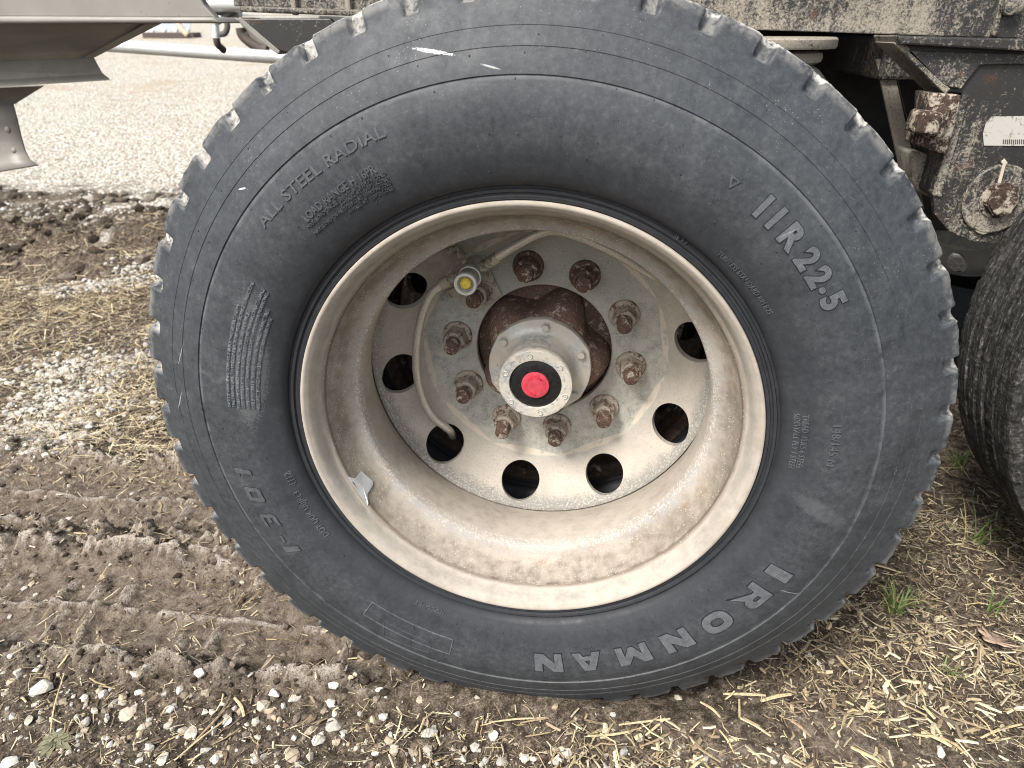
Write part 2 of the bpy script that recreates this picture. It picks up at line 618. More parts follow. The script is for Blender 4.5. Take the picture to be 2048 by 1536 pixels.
def mat_frame(name="dusty black paint", cover=0.5, rustk=0.4, scale=1.0):
    k = NB(name, 0.55, 0, 0.4)
    p = k.obj()
    n0 = k.noise(5 * scale, 3, 0.5)
    n1 = k.noise(120 * scale, 3, 0.6, 1.4)
    n2 = k.noise(300 * scale, 3, 0.6, 0.8)
    f = k.ma('ADD', k.ma('MULTIPLY', n1, 0.62), k.ma('MULTIPLY', n2, 0.38))
    sk = k.noise(1.0, 4, 0.6, 0.3, k.scale(p, (70 * scale, 70 * scale, 9 * scale)))
    f = k.ma('ADD', k.ma('MULTIPLY', f, 0.72), k.ma('MULTIPLY', sk, 0.28))
    f = k.ma('ADD', f, k.ma('MULTIPLY', k.ma('SUBTRACT', n0, 0.5), 0.55))
    th = 0.62 - 0.24 * cover
    d = k.step(f, th - 0.06, th + 0.13)
    c = k.mix(d, (0.026, 0.025, 0.024), k.ramp(n2, [(0.3, (0.19, 0.168, 0.135)), (0.7, (0.32, 0.285, 0.23))]))
    r1 = k.ma('MULTIPLY', k.step(k.noise(16 * scale, 5, 0.7), 0.60, 0.68), rustk)
    c = k.mix(r1, c, k.ramp(n2, [(0.3, (0.05, 0.022, 0.012)), (0.7, (0.18, 0.075, 0.03))]))
    nb = k.bump(k.ma('MULTIPLY', d, 0.5), 0.5, 0.0015)
    nb = k.bump(n2, 0.3, 0.001, nb)
    return k.fin(c, k.ramp(d, [(0, (0.42,) * 3), (1, (0.92,) * 3)]), nb)


def mat_hopper():
    k = NB("dusty galvanised sheet", 0.6, 0.15, 0.4)
    n0 = k.noise(3.2, 4, 0.6)
    n1 = k.noise(24, 5, 0.65)
    c = k.ramp(n0, [(0.3, (0.17, 0.158, 0.137)), (0.6, (0.235, 0.224, 0.20)), (0.8, (0.29, 0.28, 0.255))])
    c = k.mix(k.ma('MULTIPLY', k.step(n1, 0.5, 0.7), 0.3), c, (0.30, 0.27, 0.225))
    sp = k.ma('MULTIPLY', k.step(k.vor(75), 0.13, 0.09), k.step(k.noise(9, 2), 0.52, 0.62))
    c = k.mix(k.ma('MULTIPLY', sp, 0.85), c, (0.04, 0.03, 0.025))
    return k.fin(c, k.ramp(n1, [(0.3, (0.45,) * 3), (0.7, (0.7,) * 3)]), k.bump(n1, 0.15, 0.001))


def mat_vcol(name, attr="Col", rough=0.85, var=0.35, scale=160, bump=0.4, spec=0.2, trans=0.0):
    k = NB(name, rough, 0, spec)
    c = k.attr(attr)
    n = k.noise(scale, 4, 0.65, 0, k.pos())
    c = k.mix(1.0, c, k.ramp(n, [(0.25, (1 - var,) * 3), (0.75, (1 + var * .6,) * 3)]), 'MULTIPLY')
    return k.fin(c, None, k.bump(n, bump, 0.0012))


def mat_stone(name="limestone"):
    k = NB(name, 0.9, 0, 0.2)
    oi = k.n("ObjectInfo").outputs["Random"]
    n = k.noise(90, 5, 0.7, 0, k.pos())
    c = k.ramp(oi, [(0.0, (0.50, 0.46, 0.39)), (0.35, (0.60, 0.57, 0.52)), (0.65, (0.44, 0.37, 0.27)), (1.0, (0.57, 0.55, 0.52))])
    c = k.mix(1.0, c, k.ramp(n, [(0.25, (0.62,) * 3), (0.75, (1.15,) * 3)]), 'MULTIPLY')
    # soil stuck to the underside edge
    return k.fin(c, None, k.bump(n, 0.7, 0.003))


def mat_ground():
    k = NB("soil and gravel", 0.95, 0, 0.12)
    p = k.pos()
    zz = k.sep(k.attr("zone"))
    grav, mud, crust = zz[0], zz[1], zz[2]
    n1 = k.noise(9, 5, 0.65, 0, p)
    n2 = k.noise(60, 6, 0.7, 0, p)
    n3 = k.noise(330, 4, 0.7, 0, p)
    soil = k.ramp(k.ma('ADD', k.ma('MULTIPLY', n2, 0.6), k.ma('MULTIPLY', n3, 0.4)),
                  [(0.36, (0.018, 0.014, 0.010)), (0.47, (0.062, 0.048, 0.035)), (0.56, (0.165, 0.133, 0.100)), (0.68, (0.36, 0.305, 0.235))])
    mudc = k.ramp(k.ma('ADD', k.ma('MULTIPLY', n2, 0.65), k.ma('MULTIPLY', n3, 0.35)),
                  [(0.36, (0.050, 0.038, 0.028)), (0.47, (0.135, 0.107, 0.081)), (0.62, (0.26, 0.215, 0.168))])
    c = k.mix(mud, soil, mudc)
    c = k.mix(k.ma('MULTIPLY', crust, k.step(n3, 0.36, 0.54)), c, (0.44, 0.39, 0.33))
    vs = k.vor(52, p, 'F1', "Color")
    vs2 = k.vor(52, p, 'F1')
    v = k.sep(vs)[0]
    stones = k.ramp(v, [(0.0, (0.42, 0.38, 0.31)), (0.35, (0.60, 0.565, 0.49)), (0.7, (0.68, 0.65, 0.58)), (1.0, (0.74, 0.71, 0.65))])
    stones = k.mix(k.step(vs2, 0.42, 0.62), stones, (0.24, 0.205, 0.16))
    stones = k.mix(k.ma('MULTIPLY', k.step(n1, 0.55, 0.7), 0.35), stones, (0.42, 0.34, 0.23))
    stones = k.mix(k.ma('MULTIPLY', k.step(k.noise(0.55, 5, 0.65, 0.5, p), 0.52, 0.62), 0.55), stones, (0.36, 0.28, 0.19))
    c = k.mix(grav, c, stones)
    h = k.ma('ADD', k.ma('MULTIPLY', n2, 0.7), k.ma('MULTIPLY', n3, 0.35))
    h = k.ma('SUBTRACT', h, k.ma('MULTIPLY', k.ma('MULTIPLY', vs2, grav), 1.2))
    return k.fin(c, None, k.bump(h, 1.0, 0.011))


# ================================================================== TYRE SHAPE
FRONT = [(.286, .024), (.290, .011), (.2975, .0070), (.3000, .0025), (.3035, .0015), (.3045, .0034), (.3070, .0034), (.3082, .0005),
         (.3112, -.0004), (.3122, .0022), (.3150, .0020), (.3170, -.0042), (.322, -.0080), (.330, -.0125), (.340, -.0165),
         (.352, -.0200), (.366, -.0228), (.380, -.0240), (.395, -.0242), (.408, -.0228), (.420, -.0195), (.4268, -.0169),
         (.4280, -.0184), (.436, -.0163), (.446, -.0126), (.4527, -.0097), (.4534, -.0102), (.462, -.0064), (.470, -.0021),
         (.4714, -.0015), (.4720, -.0018), (.480, .0018), (.488, .0060), (.4925, .0082)]
SIDE_R = np.array([p[0] for p in FRONT] + [.517])
SIDE_Y = np.array([p[1] for p in FRONT] + [.018])
# outer shoulder and tread, as lug and as pocket between two lugs
LUG = [(.4950, .0092), (.4972, .0103), (.5000, .0114), (.5060, .0138), (.5120, .0160), (.5155, .0182), (.5168, .0220),
       (.5175, .0300), (.5180, .0450), (.5182, .0590)]
POC = [(.4952, .0095), (.4954, .0140), (.4966, .0180), (.5000, .0212), (.5040, .0240), (.5085, .0268), (.5125, .0296),
       (.5155, .0325), (.5172, .0370), (.5180, .0588)]
MID = [(.5075, .0610), (.5070, .0670), (.5183, .0700), (.5186, .0950), (.5080, .0990), (.5080, .1070), (.5187, .1110)]
YC = 0.118


def tyre_profiles():
    half_l = FRONT + LUG + MID
    half_p = FRONT + POC + MID
    full_l = half_l + [(r, 2 * YC - y) for r, y in half_l[::-1]]
    full_p = half_p + [(r, 2 * YC - y) for r, y in half_p[::-1]]
    return np.array(full_l), np.array(full_p)


def build_tyre(name, pitch=52, phase=0.0, seed=3, cut=1.0, groove=1.0):
    L, Pp = tyre_profiles()
    tt = [0, .12, .24, .36, .48, .57, .62, .65, .68, .715, .77, .82, .865, .90, .93, .965]
    mm = [0, 0, 0, 0, 0, 0, 0.0, .20, .85, 1.0, 1.0, 1.0, 1.0, .85, .2, 0.0]
    rg = np.random.default_rng(seed)
    n = len(L)
    nf = len(FRONT)
    V = []
    D = []
    for k in range(pitch):
        a0 = 2 * PI * (k + phase) / pitch
        dep = (0.80 + 0.30 * rg.random()) * cut
        for t, m in zip(tt, mm):
            a = a0 + 2 * PI * t / pitch
            m2 = m * dep if m < 1 else min(1.0, dep)
            pr = L * (1 - m2) + Pp * m2
            r = pr[:, 0].copy()
            y = pr[:, 1].copy()
            tr_ = (y > .058) & (y < 2 * YC - .058)
            r = np.where(tr_, .5183 - (.5183 - r) * groove, r)
            wear = rg.normal(0, 1, n)
            edge = (r > .5045)
            r = r + edge * (wear * .0004 - .0006 * (vnoise(np.full(n, a * 40), y * 60, 5) - .5) * 2)
            y = y + (r > .499) * rg.normal(0, .0003, n)
            x = r * np.sin(a)
            z = r * np.cos(a)
            z = np.maximum(z, -AX + 0.002 - 0.004)           # flat where it stands
            V.append(np.c_[x, y, z])
            d = np.zeros(n)
            d[nf + 1:n - nf - 1] = 0.15 * (L[nf + 1:n - nf - 1, 0] > .508)
            d[nf + 6:n - nf - 6] = np.maximum(d[nf + 6:n - nf - 6], .30 + .60 * max(0.0, math.cos(a - .6)))
            d[nf + 1:n - nf - 1] = np.maximum(d[nf + 1:n - nf - 1], m2 * (.27 + .33 * math.cos(a + 1.45)))
            D.append(d)
    V = np.concatenate(V)
    D = np.concatenate(D)
    s = pitch * len(tt)
    i = np.arange(s)[:, None]
    j = np.arange(n - 1)[None, :]
    k = (i + 1) % s
    F = np.stack([i * n + j, i * n + j + 1, k * n + j + 1, k * n + j], -1).reshape(-1, 4)
    me = np_mesh(name, V, F, True)
    point_color(me, "dust", np.c_[D, D, D])
    me.set_sharp_from_angle(angle=math.radians(38))
    return me


def side_hit(px, py):
    """radius and clockwise angle on the sidewall at a pixel of the photograph"""
    y = -0.015
    for _ in range(12):
        p = up(px, py, y)
        x, z = p[0], p[2] - AX
        r = math.hypot(x, z)
        y = 0.5 * y + 0.5 * float(np.interp(r, SIDE_R, SIDE_Y))
    return r, math.atan2(x, z)


SCUFFS = []
for (pa, pb, wd, cc) in (((828, 97), (905, 109), .0020, .85), ((962, 128), (998, 138), .0010, .5), ((477, 379), (491, 376), .0010, .9),
                         ((357, 728), (366, 690), .0005, .45), ((357, 815), (363, 785), .0006, .45), ((1470, 995), (1490, 965), .003, .5), ((495, 590), (500, 840), .024, .075), ((1590, 990), (1690, 1050), .012, .035), ((1560, 1180), (1600, 1190), .0007, .3)):
    ra, ta = side_hit(*pa)
    rb, tb = side_hit(*pb)
    A = (ra * math.sin(ta), ra * math.cos(ta))
    B = (rb * math.sin(tb), rb * math.cos(tb))
    SCUFFS.append(((A[0] + B[0]) / 2, (A[1] + B[1]) / 2, math.atan2(B[1] - A[1], B[0] - A[0]), math.hypot(B[0] - A[0], B[1] - A[1]) / 1.7, wd, cc))

M_RUB = mat_rubber("weathered rubber")
M_RAISED = mat_rubber("raised rubber lettering", 0.080, raised=True)
M_MUDRUB = None
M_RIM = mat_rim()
M_DISC = mat_disc()
M_NUT = mat_rust("rusty dusty steel", 0.78, (0.065, 0.045, 0.037), 1.9)
M_NUTD = mat_rust("bare rusty steel", 0.42, (0.050, 0.034, 0.028), 1.9)
M_HUB = mat_rust("rusty cast iron", 0.34, (0.070, 0.048, 0.040), 1.4)
M_ALLOY = mat_alloy()
M_BRAID = mat_braid()
M_FRAME = mat_frame("dusty black paint", 0.56, 0.5)
M_FRAME2 = mat_frame("black paint with thin dust", 0.17, 0.3)
M_DUSTY = mat_frame("dust caked steel", 0.92, 0.35)
M_HOP = mat_hopper()
M_GAL = mat_plain("bright galvanised pipe", (0.62, 0.63, 0.63), 0.4, 0.35, 0.08, 40, 0.1)
M_DARK = mat_plain("dark steel and shade backing", (0.03, 0.028, 0.026), 0.7, 0, 0.4, 30)

# ================================================================== MAIN WHEEL
wheel = thing("truck_wheel", "large outer truck wheel with grey rubber tyre and deep dusty beige steel rim", "wheel", (0, 0, 0))
WC = (0, 0, AX)
PHASE = (-13.98 / 360 * 52 - 0.77) % 1.0
tyre_me = build_tyre("tyre", 52, PHASE)
tyre = link("tyre", tyre_me, wheel, WC, M_RUB)

# ---- raised lettering on the sidewall
pend = []                      # (curve object, placing data)


def poly_curve(splines, ext=0.5, off=0.0):
    cu = bpy.data.curves.new("lettering", 'CURVE')
    cu.dimensions = '2D'
    cu.fill_mode = 'BOTH'
    cu.extrude = ext
    for sp in splines:
        s = cu.splines.new('POLY')
        s.points.add(len(sp) - 1)
        for q, (a, b) in zip(s.points, sp):
            q.co = (a, b, 0, 1)
        s.use_cyclic_u = True
    cu.offset = off
    o = bpy.data.objects.new("lettering", cu)
    COL.objects.link(o)
    return o


def text_curve(s, bold=0.0, res=2):
    cu = bpy.data.curves.new("lettering", 'FONT')
    cu.body = s
    cu.size = 1.0
    cu.extrude = 0.5
    cu.resolution_u = res
    cu.offset = bold
    cu.fill_mode = 'BOTH'
    o = bpy.data.objects.new("lettering", cu)
    COL.objects.link(o)
    return o


def ell(cx, cy, a, b, n=20, p=2.5):
    out = []
    for i in range(n):
        t = 2 * PI * i / n
        c, s = math.cos(t), math.sin(t)
        out.append((cx + a * math.copysign(abs(c) ** (2 / p), c), cy + b * math.copysign(abs(s) ** (2 / p), s)))
    return out


LET = {
    'I': ([[(0, 0), (.42, 0), (.42, 1), (0, 1)]], .42),
    'R': ([[(0, 0), (.30, 0), (.30, .36), (.46, .36), (1.2, 0), (.84, .43), (.95, .56), (.95, .80), (.83, .95), (.66, 1), (0, 1)],
           [(.33, .58), (.60, .58), (.64, .67), (.60, .76), (.33, .76)]], 1.0),
    'O': ([ell(.55, .5, .56, .5, 24), ell(.55, .5, .25, .21, 18)], 1.1),
    'N': ([[(0, 0), (.30, 0), (.30, .52), (.74, 0), (1.1, 0), (1.1, 1), (.8, 1), (.8, .48), (.38, 1), (0, 1)]], 1.1),
    'M': ([[(0, 0), (.28, 0), (.28, .56), (.55, .06), (.72, .06), (.99, .56), (.99, 0), (1.27, 0), (1.27, 1), (.92, 1), (.635, .52), (.35, 1), (0, 1)]], 1.27),
    'A': ([[(0, 0), (.34, 0), (.41, .19), (.73, .19), (.80, 0), (1.14, 0), (.78, 1), (.36, 1)], [(.47, .40), (.67, .40), (.57, .72)]], 1.14),
    '-': ([[(0, .43), (.55, .43), (.55, .57), (0, .57)]], .55),
    '3': ([[(0, 0), (.82, 0), (.97, .12), (.97, .42), (.88, .5), (.97, .58), (.97, .88), (.82, 1), (0, 1), (0, .80), (.68, .80), (.68, .60),
            (.30, .60), (.30, .40), (.68, .40), (.68, .20), (0, .20)]], .97),
    '0': ([[(.12, 0), (.95, 0), (1.05, .1), (1.05, .9), (.95, 1), (.12, 1), (0, .9), (0, .1)], [(.30, .28), (.75, .28), (.75, .72), (.30, .72)]], 1.05),
    '1': ([[(.14, 0), (.46, 0), (.46, 1), (.14, 1), (-.06, .80), (.14, .78)]], .46),
}


def put_letter(ch, px, py, h, name="raised_letter", raise_=.0015, shear=0.0, mat=None, wide=1.0):
    sp, wdt = LET[ch]
    sp = [[((a - wdt / 2) * wide + shear * (b - .5), b - .5) for a, b in s] for s in sp]
    r, t = side_hit(px, py)
    pend.append((poly_curve(sp), dict(r=r, t=t, h=h, rs=raise_, name=name, mode='c', mat=mat or M_RAISED)))
    pend.append((poly_curve(sp, .5, .035), dict(r=r, t=t, h=h, rs=raise_ - .0006, name="letter_border", mode='c', mat=M_BORDER)))


def put_text(s, p0, p1, h, name="raised_lettering", raise_=.0012, bold=0.0, mat=None, res=2):
    r0, t0 = side_hit(*p0)
    r1, t1 = side_hit(*p1)
    if t1 < t0:
        t1 += 2 * PI
    pend.append((text_curve(s, bold, res), dict(r=r0, r1=r1, t=t0, t1=t1, h=h, rs=raise_, name=name, mode='t', mat=mat or M_RUBLET)))


M_BORDER = mat_plain("dark letter border", (.014, .015, .017), .6, 0, .3, 90)
M_RUBLET = mat_rubber("worn rubber lettering", 0.060, raised=True)
for ch, px, py in (('I', 1557, 1147), ('R', 1506, 1193), ('O', 1434, 1244), ('N', 1354, 1281), ('M', 1267, 1309), ('A', 1176, 1323), ('N', 1097, 1325.5)):
    put_letter(ch, px, py, .0330, raise_=.0017, wide=1.15)
for ch, px, py in (('I', 584, 1098), ('-', 565.5, 1077), ('3', 540, 1040), ('0', 509, 989), ('1', 487, 945)):
    put_letter(ch, px, py, .0225, raise_=.0011, shear=.32, mat=M_RUBLET)
for ch, px, py in (('1', 1527.5, 412), ('1', 1553, 436), ('R', 1586, 475), ('2', 1616, 517), ('2', 1639, 553.6), ('.', 1641, 582), ('5', 1667, 601)):
    r, t = side_hit(px, py)
    pend.append((text_curve(ch, 0.045, 4), dict(r=r, t=t, h=.0240, rs=.0015, name="raised_letter", mode='g', mat=M_RAISED, ch=ch)))
    pend.append((text_curve(ch, 0.070, 4), dict(r=r, t=t, h=.0240, rs=.0009, name="letter_border", mode='g', mat=M_BORDER, ch=ch, grow=1)))
put_text("ALL STEEL RADIAL", (521, 449), (768, 260), .0125, bold=.01)
put_text("LOAD RANGE H 16PR", (609, 438), (750, 336), .0092, bold=.015)
put_text("MAX. LOAD SINGLE 3000KG AT 830KPA COLD", (616, 455), (772, 346), .0046, res=1)
put_text("6610LBS AT 120PSI COLD", (682, 407), (778, 355), .0046, res=1)
put_text("MAX. LOAD DUAL 2725KG AT 830KPA COLD", (629, 468), (783, 364), .0046, res=1)
put_text("6005LBS AT 120PSI COLD", (697, 424), (788, 374), .0046, res=1)
WARN = ["SAFETY WARNING: SERIOUS INJURY MAY RESULT FROM", "TIRE FAILURE DUE TO UNDERINFLATION/OVERLOADING/SEPARATION-",
        "FOLLOW OWNER'S MANUAL OR TIRE PLACARD IN VEHICLE", "CHECK INFLATION PRESSURE FREQUENTLY WITH AN ACCURATE GAUGE",
        "EXPLOSION OF TIRE/RIM ASSEMBLY DUE TO IMPROPER MOUNTING-", "ONLY SPECIALLY TRAINED PERSONS SHOULD MOUNT TIRES",
        "USE SAFETY CAGE AND CLIP-ON EXTENSION AIR HOSE"]
M_WARN = mat_rubber("dusty small lettering", 0.125, raised=True)
WS = [((460, 813), (478, 610)), ((469, 814), (507, 564)), ((479, 815), (498, 622)), ((488, 816), (528, 577)), ((498, 816), (536, 584)), ((508, 817), (537, 618)), ((518, 818), (542, 636))]
for s, (a, b) in zip(WARN, WS):
    put_text(s, a, b, .0041, name="warning_lettering", raise_=.0014, res=1, mat=M_WARN)
put_text("DOT UUK UBJRL3", (655, 1071), (592, 983), .0080)
put_text("1112", (585, 968), (574, 945), .0085)
put_text("REGROOVABLE", (888, 1227), (832, 1203), .0055)
put_text("TREAD  PLIES 6 STEEL", (1612, 830), (1597, 938), .0068)
put_text("SIDEWALL PLY 1 STEEL", (1594, 827), (1581, 938), .0068)
put_text("148/145 M", (1675, 851), (1660, 932), .0098)
put_text("TUBELESS STANDARD RIM 8.25", (1437, 505), (1541, 627), .0062)
put_text("TLF 197", (1350, 470), (1373, 486), .0052, res=1)
# triangle mark and the two outlined panels
r, t = side_hit(1467, 364)
pend.append((poly_curve([[(-.5, .35), (.5, .35), (0, -.6)], [(-.26, .22), (.26, .22), (0, -.28)]]), dict(r=r, t=t, h=.0125, rs=.0012, name="triangle_mark", mode='c', mat=M_RUBLET)))


def strip_outline(corners, wd=.0011, n=14):
    """closed raised line through sidewall points given in pixels"""
    pts = [side_hit(*c) for c in corners]
    out = []
    for i in range(len(pts)):
        a, b = pts[i], pts[(i + 1) % len(pts)]
        for k in range(n):
            q = k / n
            out.append((a[0] + (b[0] - a[0]) * q, a[1] + (b[1] - a[1]) * q))
    v, f = [], []
    rc = sum(p[0] for p in out) / len(out)
    m = len(out)
    for i, (r_, t_) in enumerate(out):
        pa, pb = out[i - 1], out[(i + 1) % m]
        dr, dt = pb[0] - pa[0], (pb[1] - pa[1]) * rc
        l = math.hypot(dr, dt) or 1
        nr, nt = -dt / l * wd, dr / l * wd
        for sgn, hh in ((-1, -.001), (-1, .0009), (1, .0009), (1, -.001)):
            rr, th = r_ + sgn * nr * .5, t_ + sgn * nt * .5 / rc
            v.append((rr * math.sin(th), float(np.interp(rr, SIDE_R, SIDE_Y)) - hh, rr * math.cos(th)))
    for i in range(m):
        k = (i + 1) % m
        for e in range(4):
            f.append((i * 4 + e, i * 4 + (e + 1) % 4, k * 4 + (e + 1) % 4, k * 4 + e))
    return fix_normals(mesh("panel_outline", v, f))


link("panel_outline", strip_outline([(745, 1204), (906, 1279), (899, 1308), (727, 1228)], .0015), tyre, WC, M_RAISED)
link("panel_outline", strip_outline([(768, 1241), (858, 1284), (862, 1292), (856, 1305), (768, 1271)], .0008), tyre, WC, M_RUBLET)
link("panel_outline", strip_outline([(571, 946), (581, 941), (592, 962), (590, 971), (582, 969)], .0007, 8), tyre, WC, M_RUBLET)

bpy.context.view_layer.update()
dg = bpy.context.evaluated_depsgraph_get()
for o, q in pend:
    ev = o.evaluated_get(dg)
    me = bpy.data.meshes.new_from_object(ev)
    co = np.empty(len(me.vertices) * 3)
    me.vertices.foreach_get("co", co)
    co = co.reshape(-1, 3)
    h = q['h']
    if q['mode'] == 'c':
        u, v = co[:, 0] * h, co[:, 1] * h
        R0 = np.full(len(co), q['r'])
        T = q['t'] + u / q['r']
    elif q['mode'] == 'g':
        cap = .70
        x0, x1 = co[:, 0].min(), co[:, 0].max()
        u = (co[:, 0] - (x0 + x1) / 2) / cap * h * 1.0
        v = (co[:, 1] / cap - .5) * h if q['ch'] != '.' else (co[:, 1] / cap) * h
        R0 = np.full(len(co), q['r'])
        T = q['t'] + u / q['r']
    else:
        x0, x1 = co[:, 0].min(), co[:, 0].max()
        s = (co[:, 0] - x0) / (x1 - x0)
        v = (co[:, 1] / .70 - .5) * h
        R0 = q['r'] + (q['r1'] - q['r']) * s
        T = q['t'] + (q['t1'] - q['t']) * s
    R = R0 + v
    Y = np.interp(R, SIDE_R, SIDE_Y) - np.where(co[:, 2] > 0, q['rs'], -.0015)
    out = np.c_[R * np.sin(T), Y, R * np.cos(T)]
    me.vertices.foreach_set("co", out.ravel())
    me.materials.clear()
    me.update()
    link(q['name'], me, tyre, WC, q['mat'])
    bpy.data.objects.remove(o)

# ---- mould vent nubs: hundreds of tiny pimples in rings
v, f = [], []
for ring, cnt in ((.3365, 64), (.352, 40), (.372, 56), (.398, 48), (.4225, 60), (.449, 50), (.466, 44)):
    for i in range(cnt):
        if random.random() < .35:
            continue
        a = 2 * PI * (i + random.uniform(-.2, .2)) / cnt
        rr = ring + random.uniform(-.003, .003)
        c = np.array((rr * math.sin(a), float(np.interp(rr, SIDE_R, SIDE_Y)), rr * math.cos(a)))
        s = random.uniform(.0007, .0012)
        b = len(v)
        ca, sa = math.cos(a), math.sin(a)
        for k in range(6):
            g = 2 * PI * k / 6
            v.append(c + s * np.array((math.cos(g), .4, math.sin(g))))
        for k in range(6):
            g = 2 * PI * k / 6
            v.append(c + s * np.array((.7 * math.cos(g), -1.1, .7 * math.sin(g))))
        for k in range(6):
            q = (k + 1) % 6
            f.append((b + k, b + q, b + 6 + q, b + 6 + k))
        f.append([b + 6 + k for k in range(6)])
nubs = link("vent_nubs", fix_normals(mesh("vent_nubs", v, f)), tyre, WC, M_RUB)
nubs["kind"] = "stuff"

# ---- rim barrel
RIMP = [(.2925, .0160), (.2968, .0085), (.2985, .0030), (.2986, .0005), (.2978, -.0016), (.2962, -.0024), (.2940, -.0020), (.2922, -.0004), (.2909, .0010),
        (.2898, .0018), (.2872, .0060), (.2850, .0120), (.2836, .0180), (.2822, .0238), (.2802, .0268), (.2772, .0276), (.2758, .0290), (.2752, .0325), (.2738, .0400),
        (.2705, .0520), (.2655, .0620), (.2600, .0700), (.2530, .0748), (.2480, .0775), (.2456, .0810), (.2448, .0870), (.2443, .0960), (.2445, .110),
        (.2460, .130), (.2500, .150), (.2565, .170), (.2635, .186), (.268, .198), (.2715, .208), (.283, .222), (.2955, .232), (.2985, .236)]
RIM_Y = np.array([p[1] for p in RIMP[8:33]])
RIM_R = np.array([p[0] for p in RIMP[8:33]])
back = [(.2940, .2375), (.280, .2275), (.2775, .215), (.276, .205), (.262, .170), (.2525, .135), (.2515, .095), (.256, .086), (.275, .066), (.2815, .040), (.2870, .024), (.2925, .0160)]
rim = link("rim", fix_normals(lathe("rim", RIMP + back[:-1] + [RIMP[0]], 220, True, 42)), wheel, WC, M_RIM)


def rim_hit(px, py):
    best = None
    for y in np.linspace(.0, .19, 600):
        p = up(px, py, y)
        d = math.hypot(p[0], p[2] - AX) - float(np.interp(y, RIM_Y, RIM_R))
        if d > 0:
            return p
    return p


# ---- disc with ten hand holes
DISCP = [(.2690, .2040), (.2660, .1985), (.2620, .1990), (.2580, .2060), (.2530, .2170), (.2460, .2290), (.2357, .2395), (.2230, .2485), (.2100, .2565), (.2000, .2635),
         (.1950, .2680), (.1905, .2712), (.1860, .2725), (.170, .2725), (.143, .2725), (.120, .2725), (.1135, .2725), (.1112, .2732), (.11005, .2748),
         (.11005, .2835), (.150, .2835), (.1870, .2835), (.1935, .2820), (.2000, .2765), (.2140, .2670), (.2290, .2570), (.2420, .2475), (.2520, .2375), (.2600, .2250), (.2650, .2120), (.2690, .2040)]
dm = fix_normals(lathe("disc", DISCP, 240, True, 50))
bmw = bmesh.new()
bmw.from_mesh(dm)
bmesh.ops.remove_doubles(bmw, verts=bmw.verts, dist=1e-6)
bmw.to_mesh(dm)
bmw.free()
cutters = bmesh.new()
HOLE0 = 8.0
for i in range(10):
    a = math.radians(HOLE0 + 36 * i)
    # axis leans with the slope of the disc
    n = Vector((math.sin(a) * -.42, -1, math.cos(a) * -.42)).normalized()
    c = Vector((.2357 * math.sin(a), .2395, .2357 * math.cos(a)))
    mt = Matrix.Translation(c) @ n.to_track_quat('Z', 'Y').to_matrix().to_4x4()
    bmesh.ops.create_cone(cutters, cap_ends=True, segments=40, radius1=.0325, radius2=.0335, depth=.09, matrix=mt)
cm = bpy.data.meshes.new("cut")
cutters.to_mesh(cm)
cutters.free()
co_ = bpy.data.objects.new("cut", cm)
do_ = bpy.data.objects.new("cutdisc", dm)
COL.objects.link(co_)
COL.objects.link(do_)
md = do_.modifiers.new("b", 'BOOLEAN')
md.object = co_
md.operation = 'DIFFERENCE'
md.solver = 'EXACT'
bpy.context.view_layer.update()
dg = bpy.context.evaluated_depsgraph_get()
disc_me = bpy.data.meshes.new_from_object(do_.evaluated_get(dg))
disc_me.materials.clear()
disc_me.polygons.foreach_set("use_smooth", [True] * len(disc_me.polygons))
disc_me.set_sharp_from_angle(angle=math.radians(35))
bpy.data.objects.remove(do_)
bpy.data.objects.remove(co_)
disc = link("wheel_disc", disc_me, wheel, WC, M_DISC)

# ---- inner dual wheel behind, hub, drum
inner_tyre = link("inner_tyre", tyre_me, wheel, (0, .567, AX))
inner_tyre.scale = (1, -1, 1)
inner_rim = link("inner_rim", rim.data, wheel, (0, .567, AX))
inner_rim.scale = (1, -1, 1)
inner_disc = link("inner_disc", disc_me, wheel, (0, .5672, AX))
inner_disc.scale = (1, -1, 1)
M_INNER = mat_rust("dirty inner wheel darkened for shade", 0.25, (0.030, 0.024, 0.020), 0.5)  # darkened to put the shade behind the hand holes into the colour
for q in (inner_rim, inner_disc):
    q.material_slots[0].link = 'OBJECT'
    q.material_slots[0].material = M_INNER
link("brake_drum", fix_normals(lathe("brake_drum", [(.12, .300), (.195, .300), (.206, .310), (.208, .345), (.214, .350), (.214, .372), (.208, .378), (.208, .52), (.12, .52)], 96, True, 35, True, True)), wheel, WC, M_HUB)


def lobe(r, y, a):
    k = (y - .200) / .06
    k = max(0.0, min(1.0, k))
    return r + .0150 * math.cos(5 * (a - .42)) * (0.3 + 0.7 * k) * (r > .05)


HUBP = [(.045, .2155), (.066, .2150), (.076, .2165), (.083, .2210), (.088, .2300), (.0905, .2450), (.092, .262), (.093, .285), (.094, .32)]
hub_me = lathe("hub", HUBP, 120, True, 60, True, True, lobe)
link("hub", fix_normals(hub_me), wheel, WC, M_HUB)

# ---- lug nuts


